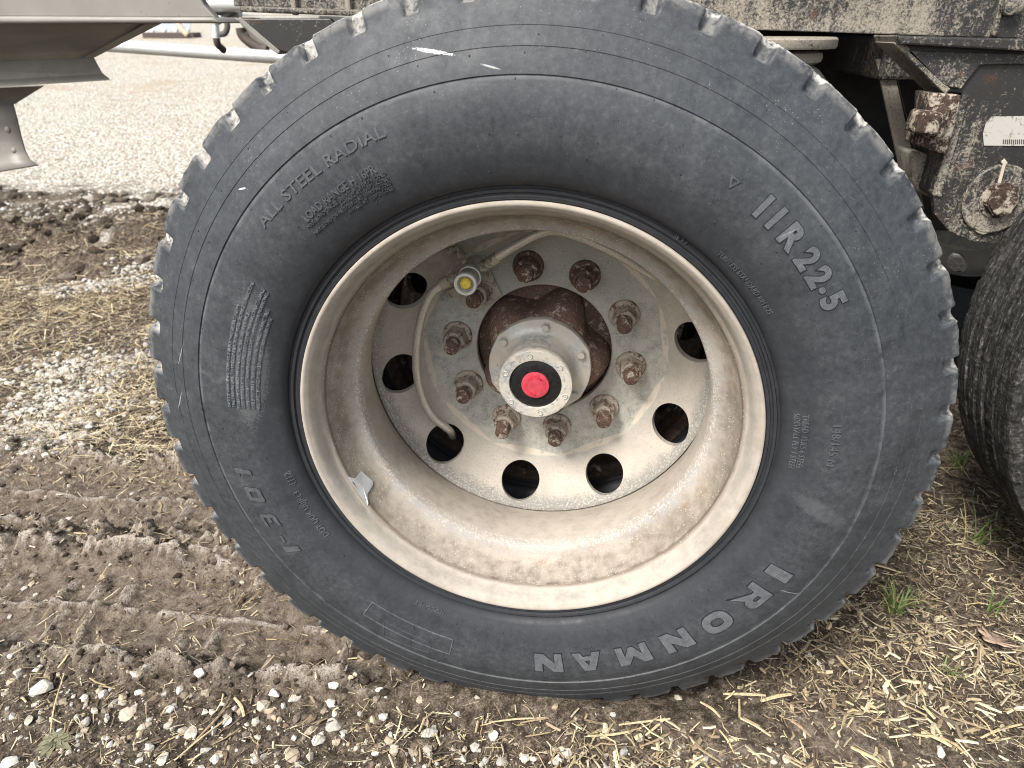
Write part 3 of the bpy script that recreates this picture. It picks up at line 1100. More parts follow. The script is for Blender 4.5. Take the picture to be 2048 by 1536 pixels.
def nut_mesh():
    bm = bmesh.new()

    def ring(r, y, n, off=0.0, wob=0.0):
        return [bm.verts.new((r * (1 + wob * math.cos(3 * 2 * PI * i / n)) * math.sin(2 * PI * i / n + off), y, r * math.cos(2 * PI * i / n + off))) for i in range(n)]
    n = 24
    # flange washer
    prev = ring(.0245, 0, n)
    bm.faces.new(prev)
    for r, y in ((.0245, -.0035), (.0235, -.0055), (.0222, -.0062)):
        cur = ring(r, y, n)
        for i in range(n):
            bm.faces.new((prev[i], prev[(i + 1) % n], cur[(i + 1) % n], cur[i]))
        prev = cur

    def hexring(s, y, rnd):
        out = []
        for i in range(n):
            a = 2 * PI * i / n
            q = (a + PI / 6) % (PI / 3) - PI / 6
            r = min(s / math.cos(q), s * rnd)
            out.append(bm.verts.new((r * math.sin(a), y, r * math.cos(a))))
        return out
    for s, y, rnd in ((.0175, -.0075, 1.14), (.0167, -.0110, 1.13), (.0165, -.0280, 1.12), (.0164, -.0310, 1.08), (.0155, -.0330, 1.01), (.0130, -.0335, 1.0), (.0118, -.0322, 1.0)):
        cur = hexring(s, y, rnd)
        for i in range(n):
            bm.faces.new((prev[i], prev[(i + 1) % n], cur[(i + 1) % n], cur[i]))
        prev = cur
    bm.faces.new(prev[::-1])
    bmesh.ops.recalc_face_normals(bm, faces=bm.faces)
    me = bpy.data.meshes.new("lug_nut")
    bm.to_mesh(me)
    bm.free()
    me.polygons.foreach_set("use_smooth", [True] * len(me.polygons))
    me.set_sharp_from_angle(angle=math.radians(32))
    return me


nut_me = nut_mesh()
stud_prof = [(.0001, -.0550), (.0090, -.0550), (.0106, -.0535)]
yy = -.0530
while yy < -.031:
    stud_prof += [(.0115, yy), (.0106, yy + .0009)]
    yy += .0020
stud_prof += [(.0115, -.028)]
stud_me = fix_normals(lathe("stud", stud_prof, 24, True, 80))
for i in range(10):
    a = math.radians(25.5 + 36 * i)
    nut = link("lug_nut", nut_me, wheel, (.14288 * math.sin(a), .2724, AX + .14288 * math.cos(a)), M_NUT)
    nut.rotation_euler = (0, random.uniform(0, 1), 0)
    st = bpy.data.objects.new("stud", stud_me)
    COL.objects.link(st)
    st.parent = nut
    st.scale = (1, random.uniform(.94, 1.06), 1)
    if not stud_me.materials:
        stud_me.materials.append(M_NUTD)
    if i in (0, 9):
        nut.material_slots[0].link = 'OBJECT'
        nut.material_slots[0].material = M_NUTD

# ---- oil hub cap
CAPP = [(.0640, .2160), (.0785, .2160), (.0795, .2150), (.0795, .2065), (.0785, .2045), (.0760, .2040), (.0690, .2035), (.0615, .2010), (.0560, .1950), (.0535, .1850),
        (.0528, .1700), (.0530, .1620), (.0548, .1590), (.0552, .1500), (.0546, .1455), (.0535, .1440), (.0420, .1436), (.0392, .1440), (.0385, .1452), (.0385, .1480)]


def cap_r(r, y, a):
    if r > .074:
        return r + .0018 * max(0, math.cos(6 * (a - CAPA))) ** 6
    return r


pb = up(1091, 657, .203)
CAPA = math.atan2(pb[0], pb[2] - AX)
cap = link("hub_cap", fix_normals(lathe("hub_cap", CAPP, 120, True, 35, False, False, cap_r)), wheel, WC, M_ALLOY)
M_WIN = mat_plain("black plastic window", (0.012, 0.012, 0.012), 0.3, 0, 0.5, 200, 0.35)
M_RED = mat_plain("red rubber plug", (0.42, 0.042, 0.062), 0.9, 0, 0.15, 140, 0.2)
link("window", lathe("window", [(.0386, .1476), (.034, .1462), (.028, .1455), (.0203, .1452), (.0001, .1452)], 64), cap, WC, M_WIN)
link("red_plug", lathe("red_plug", [(.0206, .1456), (.0206, .1428), (.0202, .1416), (.0192, .1411), (.0120, .1409), (.0001, .1409)], 64), cap, WC, M_RED)
o = text_curve("ASTEMCO", .012, 3)
o2 = text_curve("88-9R", .012, 3)
bpy.context.view_layer.update()
dg = bpy.context.evaluated_depsgraph_get()
M_RED2 = mat_plain("dark red lettering", (0.56, 0.026, 0.055), 0.6, 0, 0.1, 90, 0.1)
for oo, t0, t1 in ((o, -55, 105), (o2, 175, 285)):
    me = bpy.data.meshes.new_from_object(oo.evaluated_get(dg))
    co = np.array([v.co[:] for v in me.vertices])
    s = (co[:, 0] - co[:, 0].min()) / (np.ptp(co[:, 0]))
    T = np.radians(t0 + (t1 - t0) * s)
    R = .0118 + co[:, 1] / .7 * .0042
    me.vertices.foreach_set("co", np.c_[R * np.sin(T), .1410 - np.where(co[:, 2] > 0, .0007, -.0005), R * np.cos(T)].ravel())
    me.materials.clear()
    link("plug_lettering", me, cap, WC, M_RED2)
    bpy.data.objects.remove(oo)


def hexhead(name, af, hgt, n=6):
    bm = bmesh.new()
    bmesh.ops.create_cone(bm, cap_ends=True, segments=n, radius1=af / math.sqrt(3), radius2=af / math.sqrt(3) * .97, depth=hgt)
    top = [e for e in bm.edges]
    bmesh.ops.bevel(bm, geom=top, offset=af * .06, segments=2, affect='EDGES')
    r0 = bmesh.ops.create_cone(bm, cap_ends=True, segments=16, radius1=af * .68, radius2=af * .66, depth=hgt * .25)['verts']
    bmesh.ops.translate(bm, vec=(0, 0, -hgt * .45), verts=r0)
    bmesh.ops.rotate(bm, cent=(0, 0, 0), matrix=Matrix.Rotation(PI / 2, 3, 'X'), verts=bm.verts)
    me = bpy.data.meshes.new(name)
    bm.to_mesh(me)
    bm.free()
    return me


bolt_me = hexhead("flange_bolt", .0105, .008)
for i in range(6):
    a = CAPA + i * PI / 3
    b = link("flange_bolt", bolt_me, cap, (.0690 * math.sin(a), .1995, AX + .0690 * math.cos(a)), M_ALLOY)
    b.rotation_euler = (0, random.random(), 0)
screw_me = fix_normals(lathe("ring_screw", [(.0001, -.0012), (.0014, -.0012), (.0016, -.0004), (.0026, -.0004), (.0034, -.0012), (.0038, .0), (.0038, .001)], 20, True, 50))
for i in range(6):
    a = CAPA - .30 + i * PI / 3
    link("ring_screw", screw_me, cap, (.0467 * math.sin(a), .1434, AX + .0467 * math.cos(a)), M_ALLOY)

# ---- tyre pressure equaliser with its two braided hoses
eq = link("pressure_equalizer", None, wheel, WC)
eb = up(930.5, 569, .176)
bx, bz = eb[0], eb[2]
M_CLEAR = mat_plain("scratched chrome sleeve", (0.50, 0.51, 0.50), 0.3, 0.75, 0.2, 70, 0.1)
M_WHITE = mat_plain("pale ring", (0.62, 0.62, 0.59), 0.5, 0.1, 0.08, 80, 0.1)
M_YEL = mat_plain("yellow indicator", (0.72, 0.55, 0.08), 0.5, 0, 0.1, 90, 0.1)
link("body", fix_normals(lathe("body", [(.0225, .252), (.0235, .246), (.0235, .222), (.0222, .217), (.0205, .2145), (.0198, .205), (.0198, .186), (.0205, .184)], 48, True, 35, True)), eq, (bx, 0, bz), M_CLEAR)
link("sight_ring", fix_normals(lathe("sight_ring", [(.0205, .1855), (.0212, .1830), (.0212, .1775), (.0204, .1752), (.0170, .1748), (.0152, .1762), (.0150, .1835)], 48, True, 40)), eq, (bx, 0, bz), M_WHITE)
link("sleeve_ring", fix_normals(lathe("sleeve_ring", [(.0199, .2135), (.0216, .2125), (.0216, .2075), (.0199, .2065)], 48, True, 30)), eq, (bx, 0, bz), M_WHITE)
link("sight_cup", lathe("sight_cup", [(.0153, .182), (.0110, .183), (.0001, .183)], 32), eq, (bx, 0, bz), mat_plain("grey cup", (0.30, 0.29, 0.25), 0.6))
link("yellow_indicator", lathe("yellow_indicator", [(.0108, .1835), (.0106, .1795), (.0092, .1768), (.0062, .1752), (.0020, .1748), (.0012, .1756), (.0001, .1756)], 32), eq, (bx, 0, bz), M_YEL)
for q in eq.children:
    q.scale = (.80, 1, .80)
# mounting plate clamped under the lug nut
pl = [up(x, y, .2662) for x, y in ((934, 548), (978, 536), (1003, 590), (985, 604), (952, 624), (932, 618), (918, 598), (890, 593), (893, 582), (915, 572))]
link("mounting_plate", prism("mounting_plate", [tuple(p) for p in pl], (0, .003, 0), .0008), eq, (0, 0, 0), mat_rust("dusty plate", 0.95, (0.10, 0.09, 0.075)))


def fitting(path, rads, name):
    link(name, tube(name, path, rads, 10), eq, (0, 0, 0), mat_rust("dusty fitting", 0.8, (0.09, 0.08, 0.065)) if name not in FITM else FITM[name])


FITM = {}
M_FIT = mat_rust("dusty brass fitting", 0.72, (0.10, 0.09, 0.075))
for nm in ("hose_fitting", "elbow_fitting"):
    FITM[nm] = M_FIT


def seglist(a, b, spec):
    a, b = np.array(a), np.array(b)
    P, Rr = [], []
    for t, r_ in spec:
        P.append(a + (b - a) * t)
        Rr.append(r_)
    return P, Rr


sp_ = [(0, .0062), (.15, .0062), (.16, .0085), (.38, .0085), (.39, .0062), (.50, .0062), (.51, .0088), (.92, .0088), (1, .0075)]
P, Rr = seglist(up(915, 552, .222), up(880, 571, .214), sp_)
fitting(P, Rr, "hose_fitting")
P, Rr = seglist(up(958, 538, .222), up(996, 514, .214), sp_)
fitting(P, Rr, "hose_fitting")
P = catmull([up(928, 524, .226), up(919, 508, .222), up(912, 500, .220), up(904, 500, .216), up(899, 507, .210)], 5)
fitting(P, [.0056 + (.0014 if (i // 3) % 2 else 0) for i in range(len(P))], "elbow_fitting")
hoseL = catmull([up(884, 569, .214), up(862, 588, .212), up(843, 632, .212), up(833, 690, .214), up(834, 750, .217), up(847, 802, .221), up(868, 836, .224), up(890, 853, .231), up(900, 862, .246), up(906, 872, .290)], 8)
hoseR = catmull([up(992, 516, .214), up(1040, 487, .214), up(1082, 466, .214), up(1120, 463, .213), up(1170, 479, .212), up(1230, 506, .212), up(1280, 535, .216), up(1310, 552, .226), up(1325, 560, .270)], 8)
for hz in (hoseL, hoseR):
    link("braided_hose", tube("braided_hose", hz, .0066, 14), eq, (0, 0, 0), M_BRAID)

# ---- torn foil patch on the barrel, stamped marking
patch = [(695, 953), (709, 957), (721, 942), (744, 962), (745, 969), (733, 988), (736, 1006), (734, 1011), (715, 986), (698, 962)]
pv = []
for px, py in patch:
    p = rim_hit(px, py)
    c = np.array((0, p[1], AX))
    d = (c - p) / np.linalg.norm(c - p)
    pv.append(p + d * .0012 + np.array((0, -.0008, 0)))
cpt = sum(pv) / len(pv)
cpt2 = rim_hit(724, 975)
d = np.array((0, cpt2[1], AX)) - cpt2
cpt2 = cpt2 + d / np.linalg.norm(d) * .0014
vv = [tuple(p) for p in pv] + [tuple(cpt2)]
ff = [(i, (i + 1) % len(pv), len(pv)) for i in range(len(pv))]
pm = mesh("foil_patch", vv, ff)
po = link("foil_patch", pm, rim, (0, 0, 0), mat_plain("grey foil", (0.46, 0.47, 0.46), 0.5, 0.2, 0.12, 90, 0.2))
sm = po.modifiers.new("s", 'SOLIDIFY')
sm.thickness = .0006

# ================================================================== NEXT WHEEL BEHIND
mk = NB("mud caked rubber", 0.9, 0, 0.2)
mx = mk.obj()
mn1 = mk.noise(26, 5, 0.7, 0.5)
mn2 = mk.noise(150, 5, 0.7)
sv = mk.polar()
mcv = mk.n("CombineXYZ")
mk.L(mk.ma('MULTIPLY', sv[1], 160.0), mcv.inputs[0])
mk.L(mk.ma('MULTIPLY', sv[4], 9.0), mcv.inputs[1])
mst = mk.noise(1.0, 4, 0.65, 0.8, mcv.outputs[0])
mf = mk.ma('ADD', mk.ma('MULTIPLY', mst, 0.5), mk.ma('MULTIPLY', mn2, 0.5))
mc = mk.ramp(mf, [(0.34, (0.010, 0.010, 0.010)), (0.47, (0.022, 0.022, 0.022)), (0.56, (0.060, 0.058, 0.055)), (0.68, (0.26, 0.25, 0.23))])
mc = mk.mix(mk.ma('MULTIPLY', mk.step(mn1, 0.58, 0.72), 0.35), mc, (0.10, 0.092, 0.08))
M_MUDRUB = mk.fin(mc, None, mk.bump(mf, 0.9, 0.004))
wheel2 = thing("truck_wheel", "dark mud caked truck tyre seen edge on at the right edge of the photo", "wheel", (1.25, 0, 0))
t2 = build_tyre("tyre", 52, 0.3, 9, 0.22, 0.35)
tyre2 = link("tyre", t2, wheel2, (1.25, .520, AX + .015), M_MUDRUB)
tyre2.scale = (1, -1, 1)
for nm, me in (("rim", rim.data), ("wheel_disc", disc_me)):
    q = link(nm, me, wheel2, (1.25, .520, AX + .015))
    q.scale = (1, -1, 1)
link("hub", hub_me, wheel2, (1.25, .01, AX + .015))
# straw caught in the tread
for k in range(3):
    a = up(2012 + 7 * k, 742 + 30 * k, .38)
    b = up(2046 - 6 * k, 775 + 55 * k, .375)
    link("caught_straw", tube("caught_straw", [a, (a + b) / 2 + np.array((0, -.004, .004)), b], .0016, 6), wheel2, (0, 0, 0), mat_plain("old straw", (0.30, 0.22, 0.13), 0.8, 0, .2) if k == 0 else bpy.data.materials["old straw"])

# far side wheels, seen only as dark shapes through the suspension
M_DARKRUB = mat_plain("dark rubber in shade", (.030, .031, .033), .8, 0, .3, 30)
for x_, lb_ in ((.02, "dark far side tyre deep in shade behind the big wheel"), (1.285, "dark far side tyre deep in shade below the hanger bracket")):
    fw = thing("far_wheel", lb_, "wheel", (x_, 1.62, 0), "far side wheels")
    q = link("tyre", lathe("tyre", [(.286, .02), (.31, 0), (.36, -.022), (.41, -.022), (.46, -.006), (.505, .012), (.517, .025), (.518, .21), (.505, .225), (.40, .26), (.286, .22)], 96), fw, (x_, 1.55, AX), M_DARKRUB)
    link("wheel_disc", disc_me, fw, (x_, 1.45, AX))

# ================================================================== TRAILER CHASSIS
ch = thing("trailer_chassis", "black trailer frame and suspension caked with beige dust above the tyre", "trailer", (0.9, .66, 0))


def part(name, me, mat, parent=None):
    return link(name, me, parent or ch, (0, 0, 0), mat)


YR = .62
zr = up(1700, 72, YR)[2]
rail_x0 = up(470, 30, YR)[0]
# near rail: web plate, flange and stiffeners
za = up(520, 24, YR)[2]
zb = up(1900, 73, YR)[2]


def zline(x):
    return za + (zb - za) * (x - rail_x0) / (up(1900, 73, YR)[0] - rail_x0)


web = [(rail_x0, YR, zline(rail_x0) + .01), (.30, YR, zline(.30)), (1.0, YR, zline(1.0)), (2.6, YR, zline(1.0)), (2.6, YR, zline(1.0) + .34), (rail_x0, YR, zline(rail_x0) + .34)]
part("frame_rail", prism("frame_rail", web, (0, .012, 0), .002), M_FRAME)
# folded front edge of the lower flange
xl = rail_x0
fl = [(xl + .02, YR - .02, zline(xl) + .0), (.30, YR - .02, zline(.30)), (.30, YR - .02, zline(.30) + .010), (xl + .02, YR - .02, zline(xl) + .010)]
part("rail_flange", prism("rail_flange", fl, (0, .16, 0), .003), M_FRAME)
# weld seam stiffeners on the web
for px in (592, 700):
    p = up(px, 12, YR)
    part("web_stiffener", box("web_stiffener", (p[0], YR - .006, p[2] + .08), (.010, .014, .19), .003), M_DUSTY)
# outrigger gusset at the front end, seen left of the tyre
gus = [up(x, y, .60) for x, y in ((482, 37), (660, 37), (680, 60), (640, 140), (600, 112), (556, 100), (510, 62))]
part("front_gusset", prism("front_gusset", [tuple(p) for p in gus], (0, .012, 0), .002), M_FRAME2)
edge = [up(x, y, .60) for x, y in ((480, 34), (515, 62), (560, 102), (556, 110), (506, 70), (472, 38))]
part("gusset_edge", prism("gusset_edge", [tuple(p) for p in edge], (0, .08, 0), .0015), M_HOP)
# air spring with its two round plates
ab = up(1586, 78, .50)
acx = ab[0]
part_as = link("air_spring", None, ch, (0, 0, 0))
zt = up(1600, 72, .44)[2]
Mbag = mat_plain("dusty rubber bellows", (0.16, 0.155, 0.14), 0.8, 0, 0.25, 40, 0.2)


def lathe_z(name, prof, c, seg=64):
    me = lathe(name, [(r_, z_) for r_, z_ in prof], seg, True, 35, True, True)
    me.transform(Matrix.Translation(c) @ Matrix.Rotation(PI / 2, 4, 'X'))
    return fix_normals(me)


acx = up(1672, 80, .52)[0] - .118
link("top_plate", lathe_z("top_plate", [(.116, 0), (.118, .003), (.118, .013), (.115, .016)], (acx, .52, zt - .018)), part_as, (0, 0, 0), M_DUSTY)
link("bead_ring", lathe_z("bead_ring", [(.090, 0), (.098, .004), (.100, .010), (.098, .017), (.09, .020)], (acx, .52, zt - .041)), part_as, (0, 0, 0), M_DUSTY)
link("bellows", lathe_z("bellows", [(.08, -.26), (.112, -.25), (.1165, -.20), (.117, -.10), (.1165, -.045), (.111, -.022), (.098, -.008), (.085, 0)], (acx, .52, zt - .041)), part_as, (0, 0, 0), Mbag)
# cross member and deck over it, far rail
part("cross_member", box("cross_member", (.60, 1.05, zr - .035), (.10, .80, .07), .006), M_FRAME2)
part("cross_member", box("cross_member", (-.35, 1.20, zr + .10), (.08, 1.10, .10), .006), M_FRAME2)
part("deck_plate", box("deck_plate", (1.05, 1.25, zr + .365), (3.3, 1.62, .03), .004), M_DARK)
part("frame_rail", box("frame_rail", (1.0, 1.86, zr + .12), (3.2, .014, .44), .003), M_DARK)
part("axle_beam", box("axle_beam", (0, 1.25, AX), (.13, 1.5, .13), .012), M_DARK)
part("axle_beam", box("axle_beam", (1.262, 1.25, AX), (.13, 1.5, .13), .012), M_DARK)
part("shade_backing", box("shade_backing", (.75, 1.02, zr - .20), (.85, .02, .44), .004), M_DARK)  # added dark sheet, blocks light and fills the shaded gap behind the suspension
# hanger bracket
HG = [(2075, 92), (1800, 88), (1812, 104), (1893, 184), (1924, 187), (1908, 250), (1884, 328), (1866, 392), (1870, 430), (1898, 463), (1944, 484), (1986, 487), (2030, 474), (2075, 462)]
hg = [up(x, y, .50) for x, y in HG]
hanger = part("hanger_bracket", prism("hanger_bracket", [tuple(p) for p in hg], (0, .014, 0), .002), M_FRAME2)
up_plate = [up(x, y, .494) for x, y in ((2075, 108), (1812, 101), (1888, 172), (1922, 178), (1960, 130), (2075, 128))]
part("gusset_plate", prism("gusset_plate", [tuple(p) for p in up_plate], (0, .006, 0), .0015), M_FRAME)
lip = [up(x, y, .478) for x, y in ((2075, 78), (1795, 71), (1800, 89), (2075, 104))]
part("rail_flange", prism("rail_flange", [tuple(p) for p in lip], (0, .12, 0), .003), M_FRAME)
dg_ = [up(x, y, .494) for x, y in ((1786, 86), (1806, 82), (1902, 178), (1892, 190))]
part("gusset_flange", prism("gusset_flange", [tuple(p) for p in dg_], (0, .09, 0), .002), M_DUSTY)
# folded left edge of the hanger, brown with rust
ed = [up(x, y, .495) for x, y in ((1926, 188), (1940, 190), (1922, 262), (1900, 335), (1884, 396), (1866, 392), (1884, 328), (1906, 252))]
part("hanger_edge", prism("hanger_edge", [tuple(p) for p in ed], (0, .07, 0), .003), mat_frame("rust stained paint", 0.35, 0.95))
# vertical weld seam and boss above
wl = [up(x, y, .612) for x, y in ((2001, -6), (2012, -6), (1996, 72), (1986, 72))]
part("weld_seam", prism("weld_seam", [tuple(p) for p in wl], (0, .01, 0), .002), M_DUSTY)
bc = up(2028, 8, .605)
part("rivet_head", fix_normals(lathe_z("rivet_head", [(.018, 0), (.016, .006), (.008, .010)], (bc[0], .61, bc[2]))), M_DUSTY).data.transform(Matrix.Translation((bc[0], .61, bc[2])) @ Matrix.Rotation(PI / 2, 4, 'X') @ Matrix.Translation((-bc[0], -.61, -bc[2])))
# clamp casting with square bolt
cl = [up(x, y, .47) for x, y in ((1862, 186), (1925, 190), (1912, 250), (1893, 312), (1838, 293), (1846, 262), (1858, 250))]
M_CAST = mat_rust("brown stained casting", 0.55, (0.026, 0.019, 0.016), 1.3)
clamp = part("clamp_casting", prism("clamp_casting", [tuple(p) for p in cl], (0, .07, 0), .004, True), M_CAST)
c = up(1852, 246, .452)
rb = Matrix.Rotation(.10, 3, 'Y')
part("square_bolt", box("square_bolt", tuple(c + np.array((.001, .012, 0))), (.036, .05, .034), .007, rb, 3), M_CAST, clamp)
c = up(1872, 244, .468)
part("bolt_collar", box("bolt_collar", tuple(c), (.028, .03, .050), .010, rb, 3), M_CAST, clamp)
c = up(1860, 205, .50)
part("side_nut", box("side_nut", tuple(c), (.020, .03, .03), .007, rb, 3), M_DARK, clamp)
# strut behind: an angle bar, two faces
s1 = [up(x, y, .66) for x, y in ((1752, 118), (1784, 118), (1850, 420), (1818, 420))]
part("strut", prism("strut", [tuple(p) for p in s1], (0, .008, 0), .0015), M_DUSTY)
s2 = [up(x, y, .66) for x, y in ((1784, 118), (1806, 122), (1852, 318), (1838, 330))]
s2 = [tuple(s2[0]), tuple(s2[1] + np.array((0, .05, 0))), tuple(s2[2] + np.array((0, .05, 0))), tuple(s2[3])]
part("strut_flange", prism("strut_flange", s2, (0.002, .008, 0), .0012), mat_frame("thin dust on steel", .62, .2))
k2 = [up(x, y, .56) for x, y in ((1822, 302), (1860, 310), (1886, 330), (1872, 400), (1842, 388), (1826, 380))]
part("knuckle", prism("knuckle", [tuple(p) for p in k2], (0, .08, 0), .008, True, 3), M_DUSTY)
# pivot bolt with eccentric washer and its pointer
wcn = up(1992, 398, .498)
rw = .052
wz = lathe("pivot_washer", [(.012, -.004), (rw - .002, -.004), (rw, -.002), (rw, .004)], 56, True, 40, True)
pw = link("pivot_washer", fix_normals(wz), ch, (wcn[0], .497, wcn[2]), M_FRAME)
pw.scale = (1, 1, 1.08)
hb = hexhead("pivot_bolt", .044, .020)
pbolt = link("pivot_bolt", hb, ch, (wcn[0] + .002, .484, wcn[2] - .001), M_CAST)
pbolt.rotation_euler = (0, .35, 0)
pt = [up(x, y, .4905) for x, y in ((1996, 366), (2002, 368), (2012, 330), (2016, 326), (2010, 318), (2003, 325), (2006, 329))]
part("alignment_pointer", prism("alignment_pointer", [tuple(p) for p in pt], (0, .004, 0), .0008), mat_plain("dust", (.44, .39, .31), .9))
tb = [up(x, y, .494) for x, y in ((1948, 450), (1984, 450), (1978, 466), (1966, 470), (1952, 464))]
part("washer_tab", prism("washer_tab", [tuple(p) for p in tb], (0, .006, 0), .001), M_DUSTY)
# torn paper label with a bar code
lb = [up(x, y, .4985) for x, y in ((1972, 246), (1984, 233), (2062, 232), (2062, 292), (1968, 291), (1966, 268))]
sticker = part("paper_label", prism("paper_label", [tuple(p) for p in lb], (0, .001, 0)), mat_frame("torn white paper", 1.0, .1))
_pk = NB("weathered white paper", .8)
_n1 = _pk.noise(90, 4, .65, 1.0)
sticker.data.materials[0] = _pk.fin(_pk.mix(_pk.step(_n1, .56, .62), (.40, .39, .355), (.24, .215, .17)))
for k in range(11):
    x0 = 2006 + k * 4
    q = [up(a, b, .4978) for a, b in ((x0, 279), (x0 + 1.6, 279), (x0 + 1.6, 288), (x0, 288))]
    part("bar", prism("bar", [tuple(p) for p in q], (0, .0006, 0)), M_DARK, sticker)

# ================================================================== HOPPER CHUTE (upper left)
hp = thing("hopper_chute", "pale dusty sheet metal hopper chute hanging at the upper left", "hopper", (-1.1, .7, 0))


def hpart(name, me, mat=M_HOP):
    return link(name, me, hp, (0, 0, 0), mat)


YH = .62
b0 = [up(x, y, YH) for x, y in ((-260, -60), (392, -20), (408, 10), (432, 36), (-260, 33))]
hpart("sill_beam", prism("sill_beam", [tuple(p) for p in b0], (0, .02, 0), .003))
b1 = [up(x, y, YH - .012) for x, y in ((-260, 31), (425, 34), (440, 46), (-260, 48))]
hpart("sill_lip", prism("sill_lip", [tuple(p) for p in b1], (0, .09, 0), .005, True, 3))
# sloping side sheet, its lower edge further under the trailer
s0 = [up(-260, 48, YH + .06), up(292, 48, YH + .06), up(164, 120, YH + .16), up(-260, 138, YH + .16)]
hpart("slope_sheet", prism("slope_sheet", [tuple(p) for p in s0], (0, .004, .002), .0))
e0 = [up(290, 48, YH + .05), up(322, 48, YH + .05), up(180, 120, YH + .15), up(160, 121, YH + .15)]
hpart("slope_flange", prism("slope_flange", [tuple(p) for p in e0], (0, .006, .004), .001))
l0 = [up(-260, 136, YH + .13), up(186, 117, YH + .13), up(204, 150, YH + .10), up(-260, 178, YH + .10)]
hpart("door_lip", prism("door_lip", [tuple(p) for p in l0], (0, .004, .003), .001))
l1 = [up(-260, 176, YH + .10), up(203, 149, YH + .10), up(218, 161, YH + .075), up(-260, 190, YH + .075)]
hpart("door_lip_fold", prism("door_lip_fold", [tuple(p) for p in l1], (0, .005, .003), .001))
u0 = [up(-260, 186, YH + .20), up(88, 172, YH + .20), up(30, 208, YH + .22), up(-260, 214, YH + .22)]
hpart("under_sheet", prism("under_sheet", [tuple(p) for p in u0], (0, .004, .002)))
# hanging spout sheet with a flared foot
rows = [(203, 26, .15), (240, 36, .15), (275, 44, .15), (300, 51, .148), (318, 60, .142), (331, 78, .128)]
v, f = [], []
nx = 9
for (py, px, dy) in rows:
    for i in range(nx):
        s = i / (nx - 1)
        xx = -260 + (px + 260) * s
        yy_ = py + (1 - s) * (26 if py > 290 else (0 if py < 220 else 12)) * 2.2
        v.append(up(xx, yy_, YH + dy))
for j in range(len(rows) - 1):
    for i in range(nx - 1):
        a = j * nx + i
        f.append((a, a + 1, a + nx + 1, a + nx))
sp_o = hpart("spout_sheet", mesh("spout_sheet", v, f, True))
sm = sp_o.modifiers.new("s", 'SOLIDIFY')
sm.thickness = .004
for px, py in ((15, 259), (28, 301), (-60, 265), (-50, 310)):
    p = up(px, py, YH + .145)
    rv = lathe("rivet", [(.0001, -.004), (.004, -.0036), (.0066, -.0015), (.007, .001)], 16)
    link("rivet", rv, hp, tuple(p), M_HOP)

# ================================================================== THINGS BEHIND
p0, p1 = up(120, 84, 1.95), up(640, 121, 1.95)
pipe = tube("crossing_pipe", [p0 + (p1 - p0) * t for t in (-2, -1, 0, .25, .5, .75, 1, 2, 3)], .0225, 24)
tag(link("steel_pipe", pipe, None, (0, 0, 0), M_GAL), "long bright galvanised pipe running level behind the big tyre", "pipe")
vp = thing("valve_pipe", "vertical pipe with fittings and rubber hose hanging from upper pipe", "valve", tuple(up(440, 60, 1.75)))
a_, b_ = up(390, 8, 1.75), up(500, 8, 1.75)
a_, b_ = a_ - (b_ - a_) * 9, b_ + (b_ - a_) * 12
link("upper_pipe", tube("upper_pipe", [a_, b_], .024, 20), vp, (0, 0, 0), M_GAL)
a_, b_ = up(396, 24, 1.79), up(480, 24, 1.79)
link("lower_rail", tube("lower_rail", [a_, b_], .018, 16), vp, (0, 0, 0), mat_plain("grey steel", (.30, .31, .31), .5, .3))
st = [up(x, y, 1.75) for x, y in ((425, 14), (428, 26), (430, 38), (431, 52), (433, 76))]
link("stem", tube("stem", st, [.010, .011, .008, .012, .013], 12), vp, (0, 0, 0), M_GAL)
link("tee_fitting", tube("tee_fitting", [up(428, 27, 1.748), up(431, 45, 1.748)], [.013, .015], 12), vp, (0, 0, 0), mat_plain("grey fitting", (.16, .16, .15), .6, .2))
link("wing_nut", box("wing_nut", tuple(up(421, 36, 1.74)), (.024, .02, .02), .006), vp, (0, 0, 0), M_GAL)
link("wing_nut", box("wing_nut", tuple(up(440, 37, 1.74)), (.018, .02, .018), .006), vp, (0, 0, 0), M_GAL)
hs = catmull([up(436, 42, 1.74), up(449, 40, 1.74), up(455, 52, 1.74), up(450, 66, 1.74), up(440, 69, 1.74)], 6)
M_HOSE = mat_plain("old grey hose", (.10, .095, .085), .8)
link("hose_loop", tube("hose_loop", hs, .0095, 10), vp, (0, 0, 0), M_HOSE)
link("brace", tube("brace", [up(432, 46, 1.76), up(466, 24, 1.76)], .010, 10), vp, (0, 0, 0), M_HOSE)
dr = catmull([up(433, 74, 1.75), up(434, 84, 1.75), up(438, 92, 1.76), up(447, 100, 1.80)], 5)
link("drain_hose", tube("drain_hose", dr, .012, 10), vp, (0, 0, 0), mat_plain("brown hose", (.06, .045, .04), .8))
# curved tank end behind the gusset
tk = thing("fuel_tank", "curved pale metal tank end behind the dark gusset left of the tyre", "tank", tuple(up(540, 60, 2.3)))
pts = [up(x, y, 2.2) for x, y in ((470, 34), (488, 62), (500, 80), (520, 92), (560, 104), (640, 120), (640, 30), (470, 30))]
link("tank_end", prism("tank_end", [tuple(p) for p in pts], (0, .4, 0), .01, True), tk, (0, 0, 0), M_HOP)
rimp = catmull([up(480, 56, 2.19), up(484, 70, 2.19), up(498, 84, 2.19), up(520, 97, 2.19), (up(535, 100, 2.19))], 6)
link("tank_band", tube("tank_band", rimp, [.018] * len(rimp), 10), tk, (0, 0, 0), mat_plain("brown band", (.07, .055, .045), .7))


# ================================================================== GROUND
PIT_X = 2 * PI * .517 / 52


